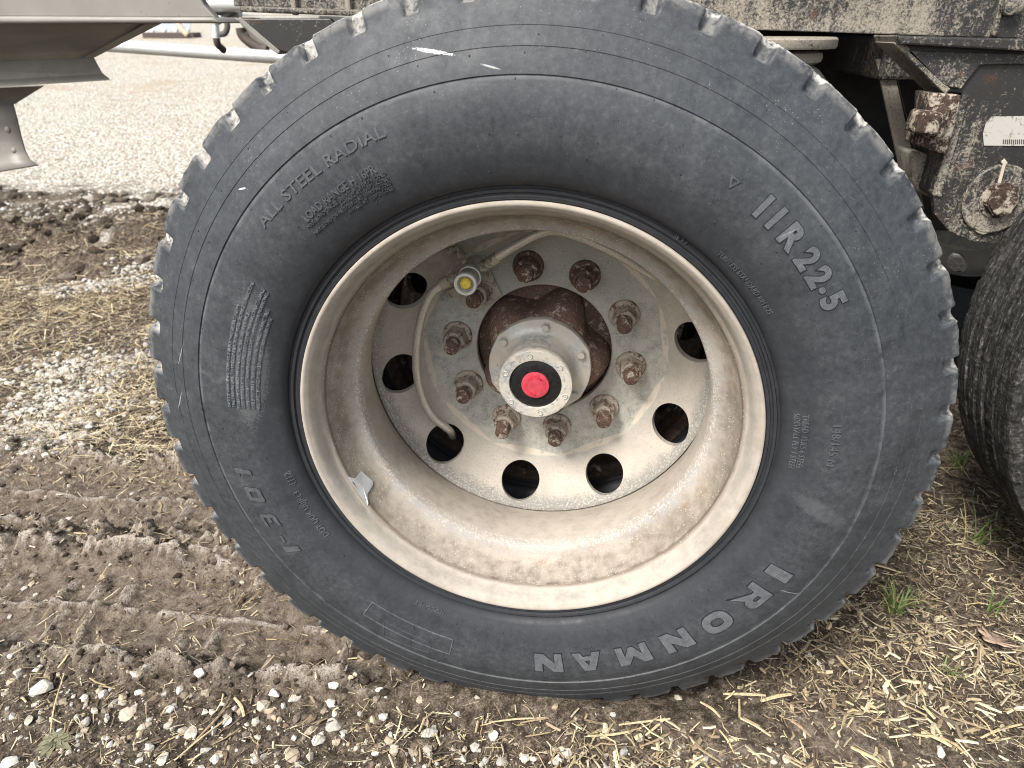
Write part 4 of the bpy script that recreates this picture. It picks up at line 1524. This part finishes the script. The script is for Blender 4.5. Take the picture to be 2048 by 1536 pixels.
def ground_h(x, y, fine=True):
    x = np.asarray(x, float)
    y = np.asarray(y, float)
    h = (fbm(x, y, 2.3, 3, 1) - .5) * .030
    near = 1 - sstep(6, 12, y)
    h = h + near * (fbm(x, y, 11, 3, 7) - .5) * .022
    if fine:
        intrack = (1 - sstep(-.28, -.14, x)) * sstep(-.03, .02, y) * (1 - sstep(.54, .60, y))
        h = h + near * (fbm(x, y, 50, 3, 13) - .5) * (.013 - .008 * intrack)
    # wheel track the tyres pressed in, left of the wheel
    left = 1 - sstep(-.30, -.16, x)
    tw = .018 * (fbm(x, y * 0 + 3, 3, 2, 21) - .5)
    yy = y + tw
    for y0, y1 in ((.015, .225), (.345, .555)):
        inb = sstep(y0 - .03, y0 + .012, yy) * (1 - sstep(y1 - .012, y1 + .03, yy))
        h = h - left * inb * .022
        lug = np.abs(((x / PIT_X + np.where(yy > (y0 + y1) / 2, .5, 0) + .35 * (yy - y0) / .2) % 1) - .5) * 2
        lug = sstep(.52, .80, lug + .25 * (fbm(x, y, 30, 2, 33) - .5))
        h = h + left * inb * lug * .011 * sstep(.34, .58, fbm(x, y, 7, 3, 40))
        h = h + left * inb * (fbm(x, y, 42, 3, 44) - .5) * .010
        cen = np.exp(-((yy - (y0 + y1) / 2) / .009) ** 2)
        h = h + left * cen * .012 * (.4 + fbm(x, y, 40, 2, 35))
        for e in (y0 - .030, y1 + .032):
            h = h + left * np.exp(-((yy - e) / .026) ** 2) * (.002 + .046 * sstep(.3, .75, fbm(x, y, 20, 3, 50)))
    # ploughed ridges from the far side wheels
    q = y + .12 * (fbm(x, y, 1.3, 2, 60) - .5)
    reach = 1 - sstep(.2, .9, x)
    for e, a, s in ((1.62, .040, .10), (1.98, .11, .07), (2.38, .13, .09), (2.85, .08, .14), (3.3, .05, .2)):
        h = h + reach * np.exp(-((q - e) / s) ** 2) * a * (.10 + 1.5 * fbm(x, y, 8, 5, 70))
    # the yard rises gently away from the trailer
    h = h + .055 * np.maximum(0, y - 3.2) * sstep(3.2, 6, y) * (1 - sstep(70, 120, y)) + 3.6 * sstep(70, 120, y)
    # tyre footprint
    foot = np.exp(-((x / .16) ** 4)) * sstep(-.03, .015, y) * (1 - sstep(.5, .56, y))
    h = h * (1 - foot) + foot * .003
    # a little lip of soil pushed up in front of the tread
    h = h + (.004 + .016 * fbm(x, y, 18, 3, 95)) * np.exp(-((y + .004) / .028) ** 2) * (1 - sstep(.25, .4, np.abs(x)))
    return h


def axis(lo, hi, f0, f1, step, g):
    mid = list(np.arange(f0, f1, step))
    out, s, v = [], step, f1
    while v < hi:
        out.append(v)
        s *= g
        v += s
    out.append(hi)
    pre, s, v = [], step, f0
    while True:
        s *= g
        v -= s
        if v < lo:
            break
        pre.append(v)
    return np.array(pre[::-1] + mid + out)


xs = axis(-160, 60, -1.55, 1.20, .0064, 1.055)
ys = axis(-3, 160, -.36, .75, .0064, 1.019)
X, Y = np.meshgrid(xs, ys)
Z = ground_h(X, Y)
nyy, nxx = X.shape
V = np.c_[X.ravel(), Y.ravel(), Z.ravel()]
i = np.arange(nyy - 1)[:, None]
j = np.arange(nxx - 1)[None, :]
F = np.stack([i * nxx + j, i * nxx + j + 1, (i + 1) * nxx + j + 1, (i + 1) * nxx + j], -1).reshape(-1, 4)
gm = np_mesh("ground", V, F, True)


def zones(x, y):
    n = fbm(x, y, 1.7, 4, 80)
    n2 = fbm(x, y, 9, 3, 85)
    grav = sstep(2.9, 3.7, y + 2.0 * (n - .5) + 2.2 * (n2 - .5))
    left = 1 - sstep(-.28, -.10, x)
    mud = left * sstep(-.06, .0, y + .05 * (n2 - .5)) * (1 - sstep(.56, .66, y + .05 * (n2 - .5)))
    mud = np.maximum(mud, .7 * sstep(.1, .3, x) * sstep(-.16, -.10, y) * (1 - sstep(.0, .05, y)) * sstep(.45, .55, n2))
    return grav, mud


g_, m_ = zones(X, Y)
lapx = np.zeros_like(Z)
lapx[1:-1, 1:-1] = Z[1:-1, 1:-1] - .25 * (Z[:-2, 1:-1] + Z[2:, 1:-1] + Z[1:-1, :-2] + Z[1:-1, 2:])
crust = sstep(.0008, .0022, lapx) * m_ * (Y < 1.2)
point_color(gm, "zone", np.c_[g_.ravel(), m_.ravel(), crust.ravel()])
ground = link("ground", gm, None, (0, 0, 0), mat_ground())
ground["kind"] = "structure"

def on_ground(px, py):
    d = ray(px, py)
    t = (0 - CAM[2]) / d[2]
    for _ in range(6):
        p = CAM + t * d
        t = (float(ground_h(p[0], p[1])) - CAM[2]) / d[2]
    p = CAM + t * d
    return p, t


# ---- stones
ico = bmesh.new()
bmesh.ops.create_icosphere(ico, subdivisions=1, radius=1)
IV = np.array([v.co[:] for v in ico.verts])
IF = np.array([[v.index for v in f_.verts] for f_ in ico.faces])
ico.free()
ico = bmesh.new()
bmesh.ops.create_icosphere(ico, subdivisions=2, radius=1)
JV = np.array([v.co[:] for v in ico.verts])
JF = np.array([[v.index for v in f_.verts] for f_ in ico.faces])
ico.free()


def rockify(Vv, rg, cuts=7):
    Vv = Vv.copy()
    for _ in range(cuts):
        n = rg.normal(size=3)
        n /= np.linalg.norm(n)
        d = rg.uniform(.45, .85)
        s = Vv @ n
        Vv -= np.outer(np.maximum(0, s - d), n)
    Vv *= rg.uniform(.65, 1.15, 3)
    return Vv


ROCKS = [rockify(IV, RNG, 5) for _ in range(24)]


def scatter_density(x, y):
    """relative stone cover"""
    n = fbm(x, y, 6, 3, 91)
    d = np.zeros_like(x)
    front = (1 - sstep(-.10, -.02, y))
    d += front * (1 - sstep(-.05, .45, x)) * 1.0 + front * sstep(-.05, .45, x) * .22
    midl = sstep(.55, .66, y) * (1 - sstep(1.5, 1.8, y))
    d += midl * (.30 + 1.6 * sstep(.46, .58, n)) * (1 - sstep(-.1, .3, x))
    d += sstep(1.5, 1.8, y) * (1 - sstep(2.6, 2.9, y)) * (.25 + 1.0 * sstep(.48, .6, n)) * (1 - sstep(.2, .9, x))
    d += sstep(2.5, 2.9, y) * 1.0
    d += .10
    tr = (x < -.2) & (y > -.03) & (y < .55)
    return np.where(tr, .10 + .25 * sstep(.55, .65, n), d)


def scatter(n, y0, y1, xa, xb, far):
    """stone positions thinned by cover; 'far' > 0 thins with distance"""
    out = []
    while len(out) < n:
        x = RNG.uniform(xa, xb, 4000)
        y = RNG.uniform(y0, y1, 4000)
        keep = RNG.random(4000) < scatter_density(x, y)
        if far:
            keep &= RNG.random(4000) < (y0 / np.maximum(y, y0)) ** far
        keep &= ~((np.abs(x) < .17) & (y > .0) & (y < .56))
        out += list(zip(x[keep], y[keep]))
    return np.array(out[:n])


STONE_TINT = np.array([(.46, .41, .33), (.53, .49, .42), (.44, .36, .26), (.48, .455, .41), (.38, .30, .21), (.30, .25, .19), (.54, .50, .44), (.16, .12, .085), (.12, .09, .065)])


def build_stones(name, pos, smin, smax, pw=4.2):
    n = len(pos)
    s = smin + (smax - smin) * RNG.random(n) ** pw
    z = ground_h(pos[:, 0], pos[:, 1])
    Vs, Fs, Cs = [], [], []
    nv = len(IV)
    for i in range(n):
        a = RNG.uniform(0, 2 * PI)
        c_, s_ = math.cos(a), math.sin(a)
        R = ROCKS[i % len(ROCKS)]
        q = R * s[i]
        q = np.c_[q[:, 0] * c_ - q[:, 1] * s_, q[:, 0] * s_ + q[:, 1] * c_, q[:, 2] * .72]
        q += (pos[i, 0], pos[i, 1], z[i] + s[i] * .06)
        Vs.append(q)
        Fs.append(IF + i * nv)
        Cs.append(np.repeat((STONE_TINT[RNG.integers(len(STONE_TINT))] * RNG.uniform(.65, 1.08))[None], nv, 0))
    me = np_mesh(name, np.concatenate(Vs), np.concatenate(Fs), False)
    point_color(me, "Col", np.concatenate(Cs))
    return me


M_GRV = mat_vcol("gravel stones", "Col", .92, .35, 120, .6)
pos = np.concatenate([scatter(11500, -.62, .0, -1.4, 1.2, 0), scatter(7500, .0, 1.6, -2.2, .6, 0), scatter(9000, 1.5, 3.9, -5.2, .5, 0)])
tag(link("gravel", build_stones("gravel", pos, .0013, .0100), None, (0, 0, 0), M_GRV), "loose pale limestone gravel strewn over the soil", "gravel", None, "stuff")
# bank of white crushed stone beside the track
def bank(n, pts, spread):
    q = np.array(pts)
    k_ = RNG.integers(len(q) - 1, size=n)
    t_ = RNG.random(n)[:, None]
    return q[k_] * (1 - t_) + q[k_ + 1] * t_ + RNG.normal(0, 1, (n, 2)) * spread


_b = [on_ground(*q)[0][:2] for q in ((20, 880), (90, 890), (60, 740), (150, 735), (280, 720), (180, 780), (120, 800), (60, 850), (170, 880), (250, 790))]
_c = [on_ground(*q)[0][:2] for q in ((90, 592), (180, 572), (330, 548))]
_d = [on_ground(*q)[0][:2] for q in ((-60, 470), (60, 440), (200, 455), (340, 470))]
_st = STONE_TINT
STONE_TINT = np.array([(.56, .53, .48), (.60, .58, .54), (.52, .48, .41), (.48, .44, .37)])
tag(link("crushed_stone", build_stones("crushed_stone", np.concatenate([bank(1900, _b, (.065, .055)), bank(900, _c, (.06, .03)), bank(900, _d, (.12, .10))]), .003, .015, 2.2), None, (0, 0, 0), M_GRV),
    "bank of white crushed stone beside the tyre track at left", "gravel", None, "stuff")
STONE_TINT = _st
pos = scatter(6500, 2.6, 7.5, -10, .5, 1.6)
_st = STONE_TINT
STONE_TINT = np.array([(.66, .63, .56), (.72, .69, .63), (.60, .55, .46), (.52, .46, .37)])
tag(link("yard_gravel", build_stones("yard_gravel", pos, .006, .024, 2.4), None, (0, 0, 0), M_GRV), "bright white gravel of the yard behind the trailer", "gravel", None, "stuff")
STONE_TINT = _st

# dark clods of soil thrown up along the ruts
cp = []
while len(cp) < 1500:
    x = RNG.uniform(-4.6, .4, 2000)
    y = RNG.uniform(1.55, 3.5, 2000)
    hh = fbm(x, y, 5, 3, 140)
    pr_ = sum(np.exp(-((y + .12 * (fbm(x, y, 1.3, 2, 60) - .5) - e) / s_) ** 2) for e, s_ in ((1.95, .10), (2.36, .12), (2.85, .2), (3.25, .15)))
    kp = RNG.random(2000) < pr_ * sstep(.45, .6, hh)
    cp += list(zip(x[kp], y[kp]))
cp = np.concatenate([np.array(cp[:1500]), np.c_[RNG.uniform(-1.5, -.2, 3200), np.where(RNG.random(3200) < .8, RNG.choice([-.02, .255, .33, .585], 3200) + RNG.normal(0, .026, 3200), RNG.uniform(-.06, .62, 3200))]])
_st = STONE_TINT
STONE_TINT = np.array([(.055, .042, .031), (.085, .066, .050), (.13, .105, .082), (.20, .165, .130)])
cm_ = build_stones("soil_clods", cp[:1500], .008, .050, 2.2)
cn_ = build_stones("soil_crumbs", cp[1500:], .0015, .011, 2.6)
STONE_TINT = _st
M_CLOD = mat_vcol("soil clods", "Col", .97, .5, 90, .9, .1)
tag(link("soil_clods", cm_, None, (0, 0, 0), M_CLOD), "dark clods of soil along the ruts behind the tyre", "soil", None, "stuff")
tag(link("soil_crumbs", cn_, None, (0, 0, 0), M_CLOD), "brown crumbs of soil along the tyre track at left", "soil", None, "stuff")

M_STONE = mat_stone()
BIG = []
for k in range(10):
    rg = np.random.default_rng(100 + k)
    me = np_mesh("stone", rockify(JV, rg, 9), JF, False)
    me.materials.append(M_STONE)
    BIG.append(me)


def stone(px, py, size_px, label, group):
    p, t = on_ground(px, py)
    s = size_px / FPX * t * .52
    o = bpy.data.objects.new("stone", random.choice(BIG))
    COL.objects.link(o)
    o.location = (p[0], p[1], p[2] + s * .08)
    o.rotation_euler = (random.uniform(-.3, .3), random.uniform(-.3, .3), random.uniform(0, 6.28))
    o.scale = (s * random.uniform(.95, 1.2), s * random.uniform(.8, 1.0), s * random.uniform(.6, .75))
    tag(o, label, "stone", group)


G1 = "pale stones lying in front of the tyre"
stone(86, 1377, 60, "largest white stone near the lower left corner", G1)
stone(258, 1426, 44, "bright white angular stone in the lower left gravel", G1)
stone(449, 1127, 28, "cream stone beside the left shoulder of the big tyre", G1)
stone(668, 1451, 42, "large grey white stone below the tyre's lower left edge", G1)
stone(385, 1469, 38, "pale grey stone near the bottom edge left of centre", G1)
stone(1130, 1507, 30, "pale stone at the bottom edge below the tyre's centre", G1)
L1 = "pale limestone pebble among the gravel in front of the tyre"
for px, py, s in ((273, 1348, 24), (279, 1385, 24), (248, 1336, 27), (400, 1348, 27), (410, 1385, 27), (547, 1387, 32), (588, 1398, 27), (666, 1408, 34), (527, 1410, 32),
                  (289, 1455, 26), (168, 1447, 30), (328, 1518, 30), (582, 1512, 36), (639, 1482, 30), (617, 1465, 24), (37, 1348, 26), (74, 1338, 24), (16, 1527, 38),
                  (205, 1391, 26), (746, 1441, 26), (60, 1440, 24), (700, 1355, 18), (855, 1470, 30), (985, 1470, 24), (915, 1430, 20), (790, 1500, 24), (455, 1440, 22),
                  (120, 1500, 22), (500, 1350, 18), (340, 1420, 22), (430, 1520, 24), (220, 1490, 22), (760, 1380, 18), (560, 1440, 20), (840, 1400, 16)):
    stone(px, py, s * 1.05, L1, G1)
L2 = "small pale pebble lying in the straw right of the tyre"
for px, py, s in ((1620, 1310, 14), (1640, 1330, 16), (1700, 1345, 15), (1605, 1300, 12), (1880, 1505, 30), (1860, 1375, 18), (1540, 1500, 18), (1343, 1482, 16)):
    stone(px, py, s, L2, "pale stones in the straw right of the tyre")
L3 = "white rounded stone in the gravel patch left of the tyre"
for px, py, s in ((130, 745, 26), (80, 730, 20), (110, 720, 22), (95, 750, 22), (145, 752, 18), (160, 720, 20), (255, 720, 22), (280, 712, 24), (240, 740, 18), (70, 650, 16), (60, 720, 16),
                  (20, 870, 26), (30, 885, 22), (80, 885, 28), (70, 900, 22), (130, 890, 18), (160, 790, 16), (170, 870, 22), (10, 890, 20), (110, 780, 16), (130, 800, 18), (45, 905, 18),
                  (280, 575, 18), (258, 580, 14), (200, 770, 16), (180, 815, 18), (225, 880, 16), (160, 565, 14), (130, 592, 14), (290, 690, 16), (12, 760, 14)):
    stone(px, py, s * 1.1, L3, "white stones left of the tyre")

# ---- straw and wood chips
STRAW_TINT = np.array([(.50, .42, .26), (.60, .52, .35), (.38, .30, .18), (.22, .165, .105), (.54, .47, .33), (.13, .095, .065), (.28, .22, .15), (.42, .33, .19), (.09, .066, .048)])


def straw_density(x, y):
    n = fbm(x, y, 5, 3, 111)
    d = np.zeros_like(x)
    front = (1 - sstep(-.06, .0, y))
    d += front * (.30 + .25 * sstep(.45, .6, n) + .9 * sstep(-.40, .20, x - y * .3))
    d += sstep(.25, .5, x) * sstep(-.02, .04, y) * 1.3
    midl = sstep(.50, .62, y) * (1 - sstep(1.7, 1.9, y)) * (1 - sstep(-.1, .3, x))
    d += midl * (.45 + 1.0 * sstep(.44, .54, n))
    d += sstep(1.7, 1.9, y) * (1 - sstep(2.5, 2.8, y)) * .75 * (1 - sstep(.2, .9, x))
    tr = (x < -.16) & (y > -.03) & (y < .56)
    return np.where(tr, .17 + .45 * sstep(.52, .64, n), np.clip(d, .02, 1.3))


def straw_field(name, n, y0, y1, xa, xb, lmin, lmax, wmin, wmax, lift=.004, segs=2, gain=1.0):
    out = []
    while len(out) < n:
        x = RNG.uniform(xa, xb, 4000)
        y = RNG.uniform(y0, y1, 4000)
        keep = RNG.random(4000) * 1.3 < straw_density(x, y)
        keep &= ~((np.abs(x) < .15) & (y > .012) & (y < .56))
        out += list(zip(x[keep], y[keep]))
    P = np.array(out[:n])
    z = ground_h(P[:, 0], P[:, 1])
    a = RNG.uniform(0, 2 * PI, n)
    L = lmin + (lmax - lmin) * RNG.random(n) ** 2.2
    W = wmin + (wmax - wmin) * RNG.random(n) ** 2
    T = W * RNG.uniform(.25, .8, n)
    tilt = RNG.normal(0, .22, n)
    lift = RNG.random(n) ** 2 * lift + T * .4
    u = np.c_[np.cos(a) * np.cos(tilt), np.sin(a) * np.cos(tilt), np.sin(tilt)]
    v = np.c_[-np.sin(a), np.cos(a), np.zeros(n)]
    w_ = np.cross(u, v)
    C = np.c_[P, z + lift + np.abs(np.sin(tilt)) * L * .35]
    nv_ = 4 * (segs + 1)
    Vs = np.zeros((n, nv_, 3))
    bend = RNG.normal(0, .20, n)
    for k, s in enumerate((-.5, 0, .5) if segs == 2 else (-.5, .5)):
        c = C + u * (L * s)[:, None] + v * (bend * L * (abs(s) * 2) ** 2 * .5)[:, None] - w_ * (np.abs(bend) * L * (abs(s) * 2) * .25)[:, None]
        tp = 1.0 if s == 0 else .8
        Vs[:, 4 * k + 0] = c + v * (W * tp / 2)[:, None]
        Vs[:, 4 * k + 1] = c + w_ * (T * tp / 2)[:, None]
        Vs[:, 4 * k + 2] = c - v * (W * tp / 2)[:, None]
        Vs[:, 4 * k + 3] = c - w_ * (T * tp / 2)[:, None]
    base = []
    for k in range(segs):
        for e in range(4):
            base.append((4 * k + e, 4 * k + (e + 1) % 4, 4 * k + 4 + (e + 1) % 4, 4 * k + 4 + e))
    base += [(3, 2, 1, 0), tuple(4 * segs + q for q in range(4))]
    Fs = (np.array(base)[None] + (np.arange(n) * nv_)[:, None, None]).reshape(-1, 4)
    me = np_mesh(name, Vs.reshape(-1, 3), Fs, False)
    Cc = STRAW_TINT[RNG.integers(len(STRAW_TINT), size=n)] * gain * RNG.uniform(.65, 1.25, n)[:, None]
    point_color(me, "Col", np.repeat(Cc, nv_, 0))
    return me


M_STRAW = mat_vcol("dry straw", "Col", .75, .4, 300, .3, .25)
tag(link("straw_chaff", straw_field("straw_chaff", 17000, -.62, .62, -1.4, 1.45, .004, .022, .0008, .0040, .006, 1), None, (0, 0, 0), M_STRAW),
    "short broken straw chaff on the soil around the tyre", "straw", None, "stuff")
tag(link("straw_litter", straw_field("straw_litter", 20000, -.62, .62, -1.4, 1.45, .007, .048, .0007, .0034, .012, 2, .86), None, (0, 0, 0), M_STRAW),
    "dry straw litter covering the soil around the tyre", "straw", None, "stuff")
tag(link("straw_scatter", straw_field("straw_scatter", 26000, 1.3, 3.1, -4.2, .6, .012, .080, .0016, .0050, .034, 1, 1.15), None, (0, 0, 0), M_STRAW),
    "brown straw and stubble over the ruts far behind the tyre", "straw", None, "stuff")
tag(link("straw_mat", straw_field("straw_mat", 24000, .5, 1.6, -2.4, .1, .010, .075, .0011, .0040, .026, 1, 1.2), None, (0, 0, 0), M_STRAW),
    "matted straw between the stones left of the tyre", "straw", None, "stuff")
tag(link("straw_under_frame", straw_field("straw_under_frame", 9000, .5, 2.0, .2, 2.0, .010, .060, .0011, .0036, .020, 1), None, (0, 0, 0), M_STRAW),
    "straw lying in the shade under the trailer frame", "straw", None, "stuff")
tag(link("wood_shreds", straw_field("wood_shreds", 3000, -.50, .30, .05, 1.5, .012, .045, .003, .0085, .006), None, (0, 0, 0), M_STRAW),
    "shredded wood chips under the straw right of the tyre", "mulch", None, "stuff")

# largest stalks as single things
M_STALK = mat_plain("straw stalk", (.46, .37, .22), .8, 0, .4, 220, .3)
M_STALK2 = mat_plain("weathered stalk", (.28, .21, .135), .85, 0, .4, 220, .3)


def stalk(a, b, wpx, label, group, mat):
    pa, ta = on_ground(*a)
    pb_, tb_ = on_ground(*b)
    w_ = wpx / FPX * ta * .36
    up_ = np.array((0, 0, w_ * .9 + .0035))
    mid = (pa + pb_) / 2 + up_ + np.array((random.uniform(-.003, .003), random.uniform(-.003, .003), .003))
    path = catmull([pa + up_, mid, pb_ + up_], 3)
    me = tube("straw_stalk", path, [w_ * (1 - .25 * abs(i / 3 - 1)) for i in range(len(path))], 6)
    zc = np.mean([q[2] for q in path])
    for vtx in me.vertices:
        vtx.co.z = zc + (vtx.co.z - zc) * .55
    tag(link("straw_stalk", me, None, (0, 0, 0), mat), label, "straw", group)


SG = "large straw stalks in front of the tyre"
SL = "pale dry straw stalk lying on the soil in front of the tyre"
for a, b, w_ in (((1237, 1457), (1340, 1440), 7), ((1175, 1478), (1265, 1466), 8), ((1040, 1452), (1098, 1440), 6), ((1280, 1498), (1340, 1470), 7), ((980, 1450), (1095, 1440), 6),
                 ((1445, 1395), (1530, 1395), 10), ((1520, 1408), (1580, 1395), 12), ((1330, 1440), (1290, 1478), 8), ((1480, 1440), (1540, 1480), 9), ((1395, 1500), (1440, 1530), 9),
                 ((1570, 1515), (1610, 1535), 9), ((1400, 1410), (1440, 1440), 9), ((1960, 1480), (2040, 1455), 8), ((1900, 1440), (1990, 1470), 8), ((1700, 1500), (1760, 1530), 12),
                 ((1840, 1470), (1900, 1500), 14), ((1580, 1445), (1620, 1480), 10), ((228, 1305), (280, 1303), 5), ((310, 1330), (315, 1300), 5), ((120, 1345), (135, 1310), 7),
                 ((100, 1500), (130, 1350), 5), ((465, 1410), (380, 1500), 7), ((350, 1525), (460, 1440), 6), ((610, 1385), (635, 1420), 7), ((470, 1400), (490, 1440), 10),
                 ((40, 1400), (55, 1410), 7), ((150, 1070), (175, 1072), 6), ((100, 1085), (115, 1100), 6), ((330, 1085), (320, 1105), 6), ((1730, 1130), (1800, 1150), 7)):
    stalk(a, b, w_, SL, SG, M_STALK if random.random() < .7 else M_STALK2)

# ---- green things
M_GRASS = mat_vcol("grass blades", "Col", .55, .25, 200, .1, .3)


def tuft(base, n, hgt, spread, label, lean=(0, 0), seed=0, w0=.0032, dry=.2):
    p, t = on_ground(*base)
    rg = np.random.default_rng(seed)
    Vs, Fs, Cs = [], [], []
    for i in range(n):
        a = rg.uniform(0, 2 * PI)
        d = np.array((math.cos(a) * spread + lean[0], math.sin(a) * spread + lean[1], 0))
        d *= rg.uniform(.5, 1.2)
        h = hgt * rg.uniform(.55, 1.1)
        r0 = np.array((rg.normal(0, .006), rg.normal(0, .006), -.004))
        side = np.array((-math.sin(a), math.cos(a), 0))
        col = np.array((.13, .19, .055)) * rg.uniform(.6, 1.2) if rg.random() > dry else np.array((.38, .34, .15))
        m = 6
        b = sum(len(q) for q in Vs)
        pts = []
        for k in range(m):
            s = k / (m - 1)
            c = p + r0 + d * (s ** 1.7) + np.array((0, 0, h * (s - .38 * s ** 3)))
            wd = w0 * (1 - s) ** .6 + .0003
            nrm = np.array((math.cos(a), math.sin(a), 0)) * wd * .25
            pts += [c - side * wd / 2, c + nrm, c + side * wd / 2]
        Vs.append(np.array(pts))
        for k in range(m - 1):
            for e in (0, 1):
                Fs.append((b + 3 * k + e, b + 3 * k + e + 1, b + 3 * k + e + 4, b + 3 * k + e + 3))
        Cs.append(np.repeat(col[None], len(pts), 0))
    me = np_mesh("grass_tuft", np.concatenate(Vs) - p, np.array(Fs), True)
    point_color(me, "Col", np.concatenate(Cs))
    tag(link("grass_tuft", me, None, tuple(p), M_GRASS), label, "grass", "grass tufts")


tuft((1912, 935), 30, .085, .028, "bright green grass tuft in the gap between the two tyres", seed=1)
tuft((1785, 1228), 38, .085, .05, "green grass tuft in straw right of the tyre's lettering", lean=(.012, .0), seed=2)
tuft((1945, 1085), 16, .10, .10, "long sprawling grass blades in straw below the muddy tyre", lean=(.05, .03), seed=3)
tuft((1890, 1345), 8, .035, .02, "tiny green sprout beside the brown oak leaf", seed=4, w0=.0035)
tuft((1985, 1225), 8, .08, .03, "thin upright grass blades behind the oak leaf", seed=5)

# low weed rosette at the lower left
p, t = on_ground(112, 1488)
Vs, Fs = [], []
rg = np.random.default_rng(8)
for i in range(11):
    a = 2 * PI * i / 11 + rg.normal(0, .15)
    ln = rg.uniform(.022, .036)
    b = len(Vs)
    for k in range(6):
        s = k / 5
        wd = .010 * math.sin(PI * min(.97, .12 + s * .85)) * (1 + .25 * math.sin(k * 2.4 + i))
        c = np.array((math.cos(a) * ln * s, math.sin(a) * ln * s, .004 + .012 * s - .014 * s * s))
        sd = np.array((-math.sin(a), math.cos(a), 0))
        Vs += [c - sd * wd / 2 + np.array((0, 0, .002)), c, c + sd * wd / 2 + np.array((0, 0, .002))]
    for k in range(5):
        for e in (0, 1):
            Fs.append((b + 3 * k + e, b + 3 * k + e + 1, b + 3 * k + e + 4, b + 3 * k + e + 3))
tag(link("weed", mesh("weed", Vs, Fs, True), None, tuple(p), mat_plain("grey green leaf", (.15, .145, .085), .7, 0, .3, 150, .3)),
    "low grey green weed growing in the gravel at lower left", "weed")

# brown oak leaf
p, t = on_ground(1985, 1297)
p = p + np.array((0, 0, .008))
ol = [(0, -.5), (.04, -.33), (.16, -.36), (.30, -.42), (.20, -.24), (.12, -.14), (.28, -.16), (.46, -.24), (.34, -.04), (.14, .04), (.26, .10), (.40, .10), (.26, .22), (.12, .22), (.14, .34), (.05, .46), (0, .5),
      (-.05, .44), (-.12, .34), (-.10, .22), (-.26, .24), (-.38, .14), (-.22, .08), (-.12, .02), (-.30, -.04), (-.46, -.20), (-.28, -.16), (-.10, -.14), (-.18, -.26), (-.28, -.42), (-.14, -.36), (-.03, -.33)]
sz = .082
lv = []
for x, y in ol:
    lv.append((x * sz, y * sz, .010 + .012 * (abs(x) * 2) ** 2 + .010 * (y + .2) ** 2))
lv.append((0, 0, .008))
lf = [(i, (i + 1) % len(ol), len(ol)) for i in range(len(ol))]
leaf = thing("oak_leaf", "curled brown oak leaf lying on the straw at right", "leaf", tuple(p))
lo = bpy.data.objects.new("blade", mesh("blade", lv, lf, True))
COL.objects.link(lo)
lo.parent = leaf
lo.rotation_euler = (.30, .10, 2.2)
lo.data.materials.append(mat_plain("brown leaf", (.40, .29, .215), .7, 0, .25, 160, .4))
sm = lo.modifiers.new("s", 'SOLIDIFY')
sm.thickness = .0005
stem_o = bpy.data.objects.new("leaf_stem", tube("leaf_stem", [np.array((0, 0, .009)), np.array((.001, -.02, .008)), np.array((.002, -.038, .012))], .0007, 6))
COL.objects.link(stem_o)
stem_o.parent = leaf
stem_o.rotation_euler = lo.rotation_euler
stem_o.data.materials.append(lo.data.materials[0])

# far steel ramp lying in the yard
fp = None
for yy_ in np.linspace(6, 40, 500):
    q = up(345, 76, yy_)
    if q[2] <= float(ground_h(q[0], q[1], False)):
        fp = q
        break
if fp is None:
    fp = up(345, 76, 16)
fd = fp[1] + .78
sx = fd / FPX
rp = thing("dock_ramp", "distant grey blue steel pan on a brown base beyond the pipe", "ramp", tuple(fp))
link("base_board", box("base_board", (0, 0, .06), (105 * sx, 30 * sx, .13), .02), rp, tuple(fp), mat_plain("brown board", (.075, .058, .052), .8))
pan = [(-30 * sx, -8 * sx, .14), (44 * sx, -8 * sx, .14), (34 * sx, 14 * sx, .14 + 20 * sx), (-28 * sx, 14 * sx, .14 + 20 * sx)]
link("pan", prism("pan", pan, (0, .05, .03), .01), rp, tuple(fp), mat_plain("blue grey steel", (.28, .30, .36), .5, .2))
link("side_plate", prism("side_plate", [(-52 * sx, -8 * sx, .14), (-36 * sx, -8 * sx, .14), (-24 * sx, 14 * sx, .14 + 16 * sx), (-38 * sx, 14 * sx, .14 + 16 * sx)], (0, .05, .03), .01), rp, tuple(fp), mat_plain("white plate", (.6, .6, .58), .5))
for i in range(4):
    link("bolt", lathe("bolt", [(.0001, -.02), (.05, -.015), (.06, .02)], 10), rp, (fp[0] + (-34 + 24 * i) * sx, fp[1] - 9.5 * sx, fp[2] + .17), bpy.data.materials["white plate"])
link("corrugated_elbow", tube("corrugated_elbow", catmull([fp + np.array((22 * sx, -10 * sx, 26 * sx)), fp + np.array((30 * sx, -14 * sx, 16 * sx)), fp + np.array((42 * sx, -16 * sx, 5 * sx))], 8), [5 * sx * (1 + .12 * (i % 2)) for i in range(17)], 12), rp, (0, 0, 0), mat_plain("pale elbow", (.46, .38, .28), .7))
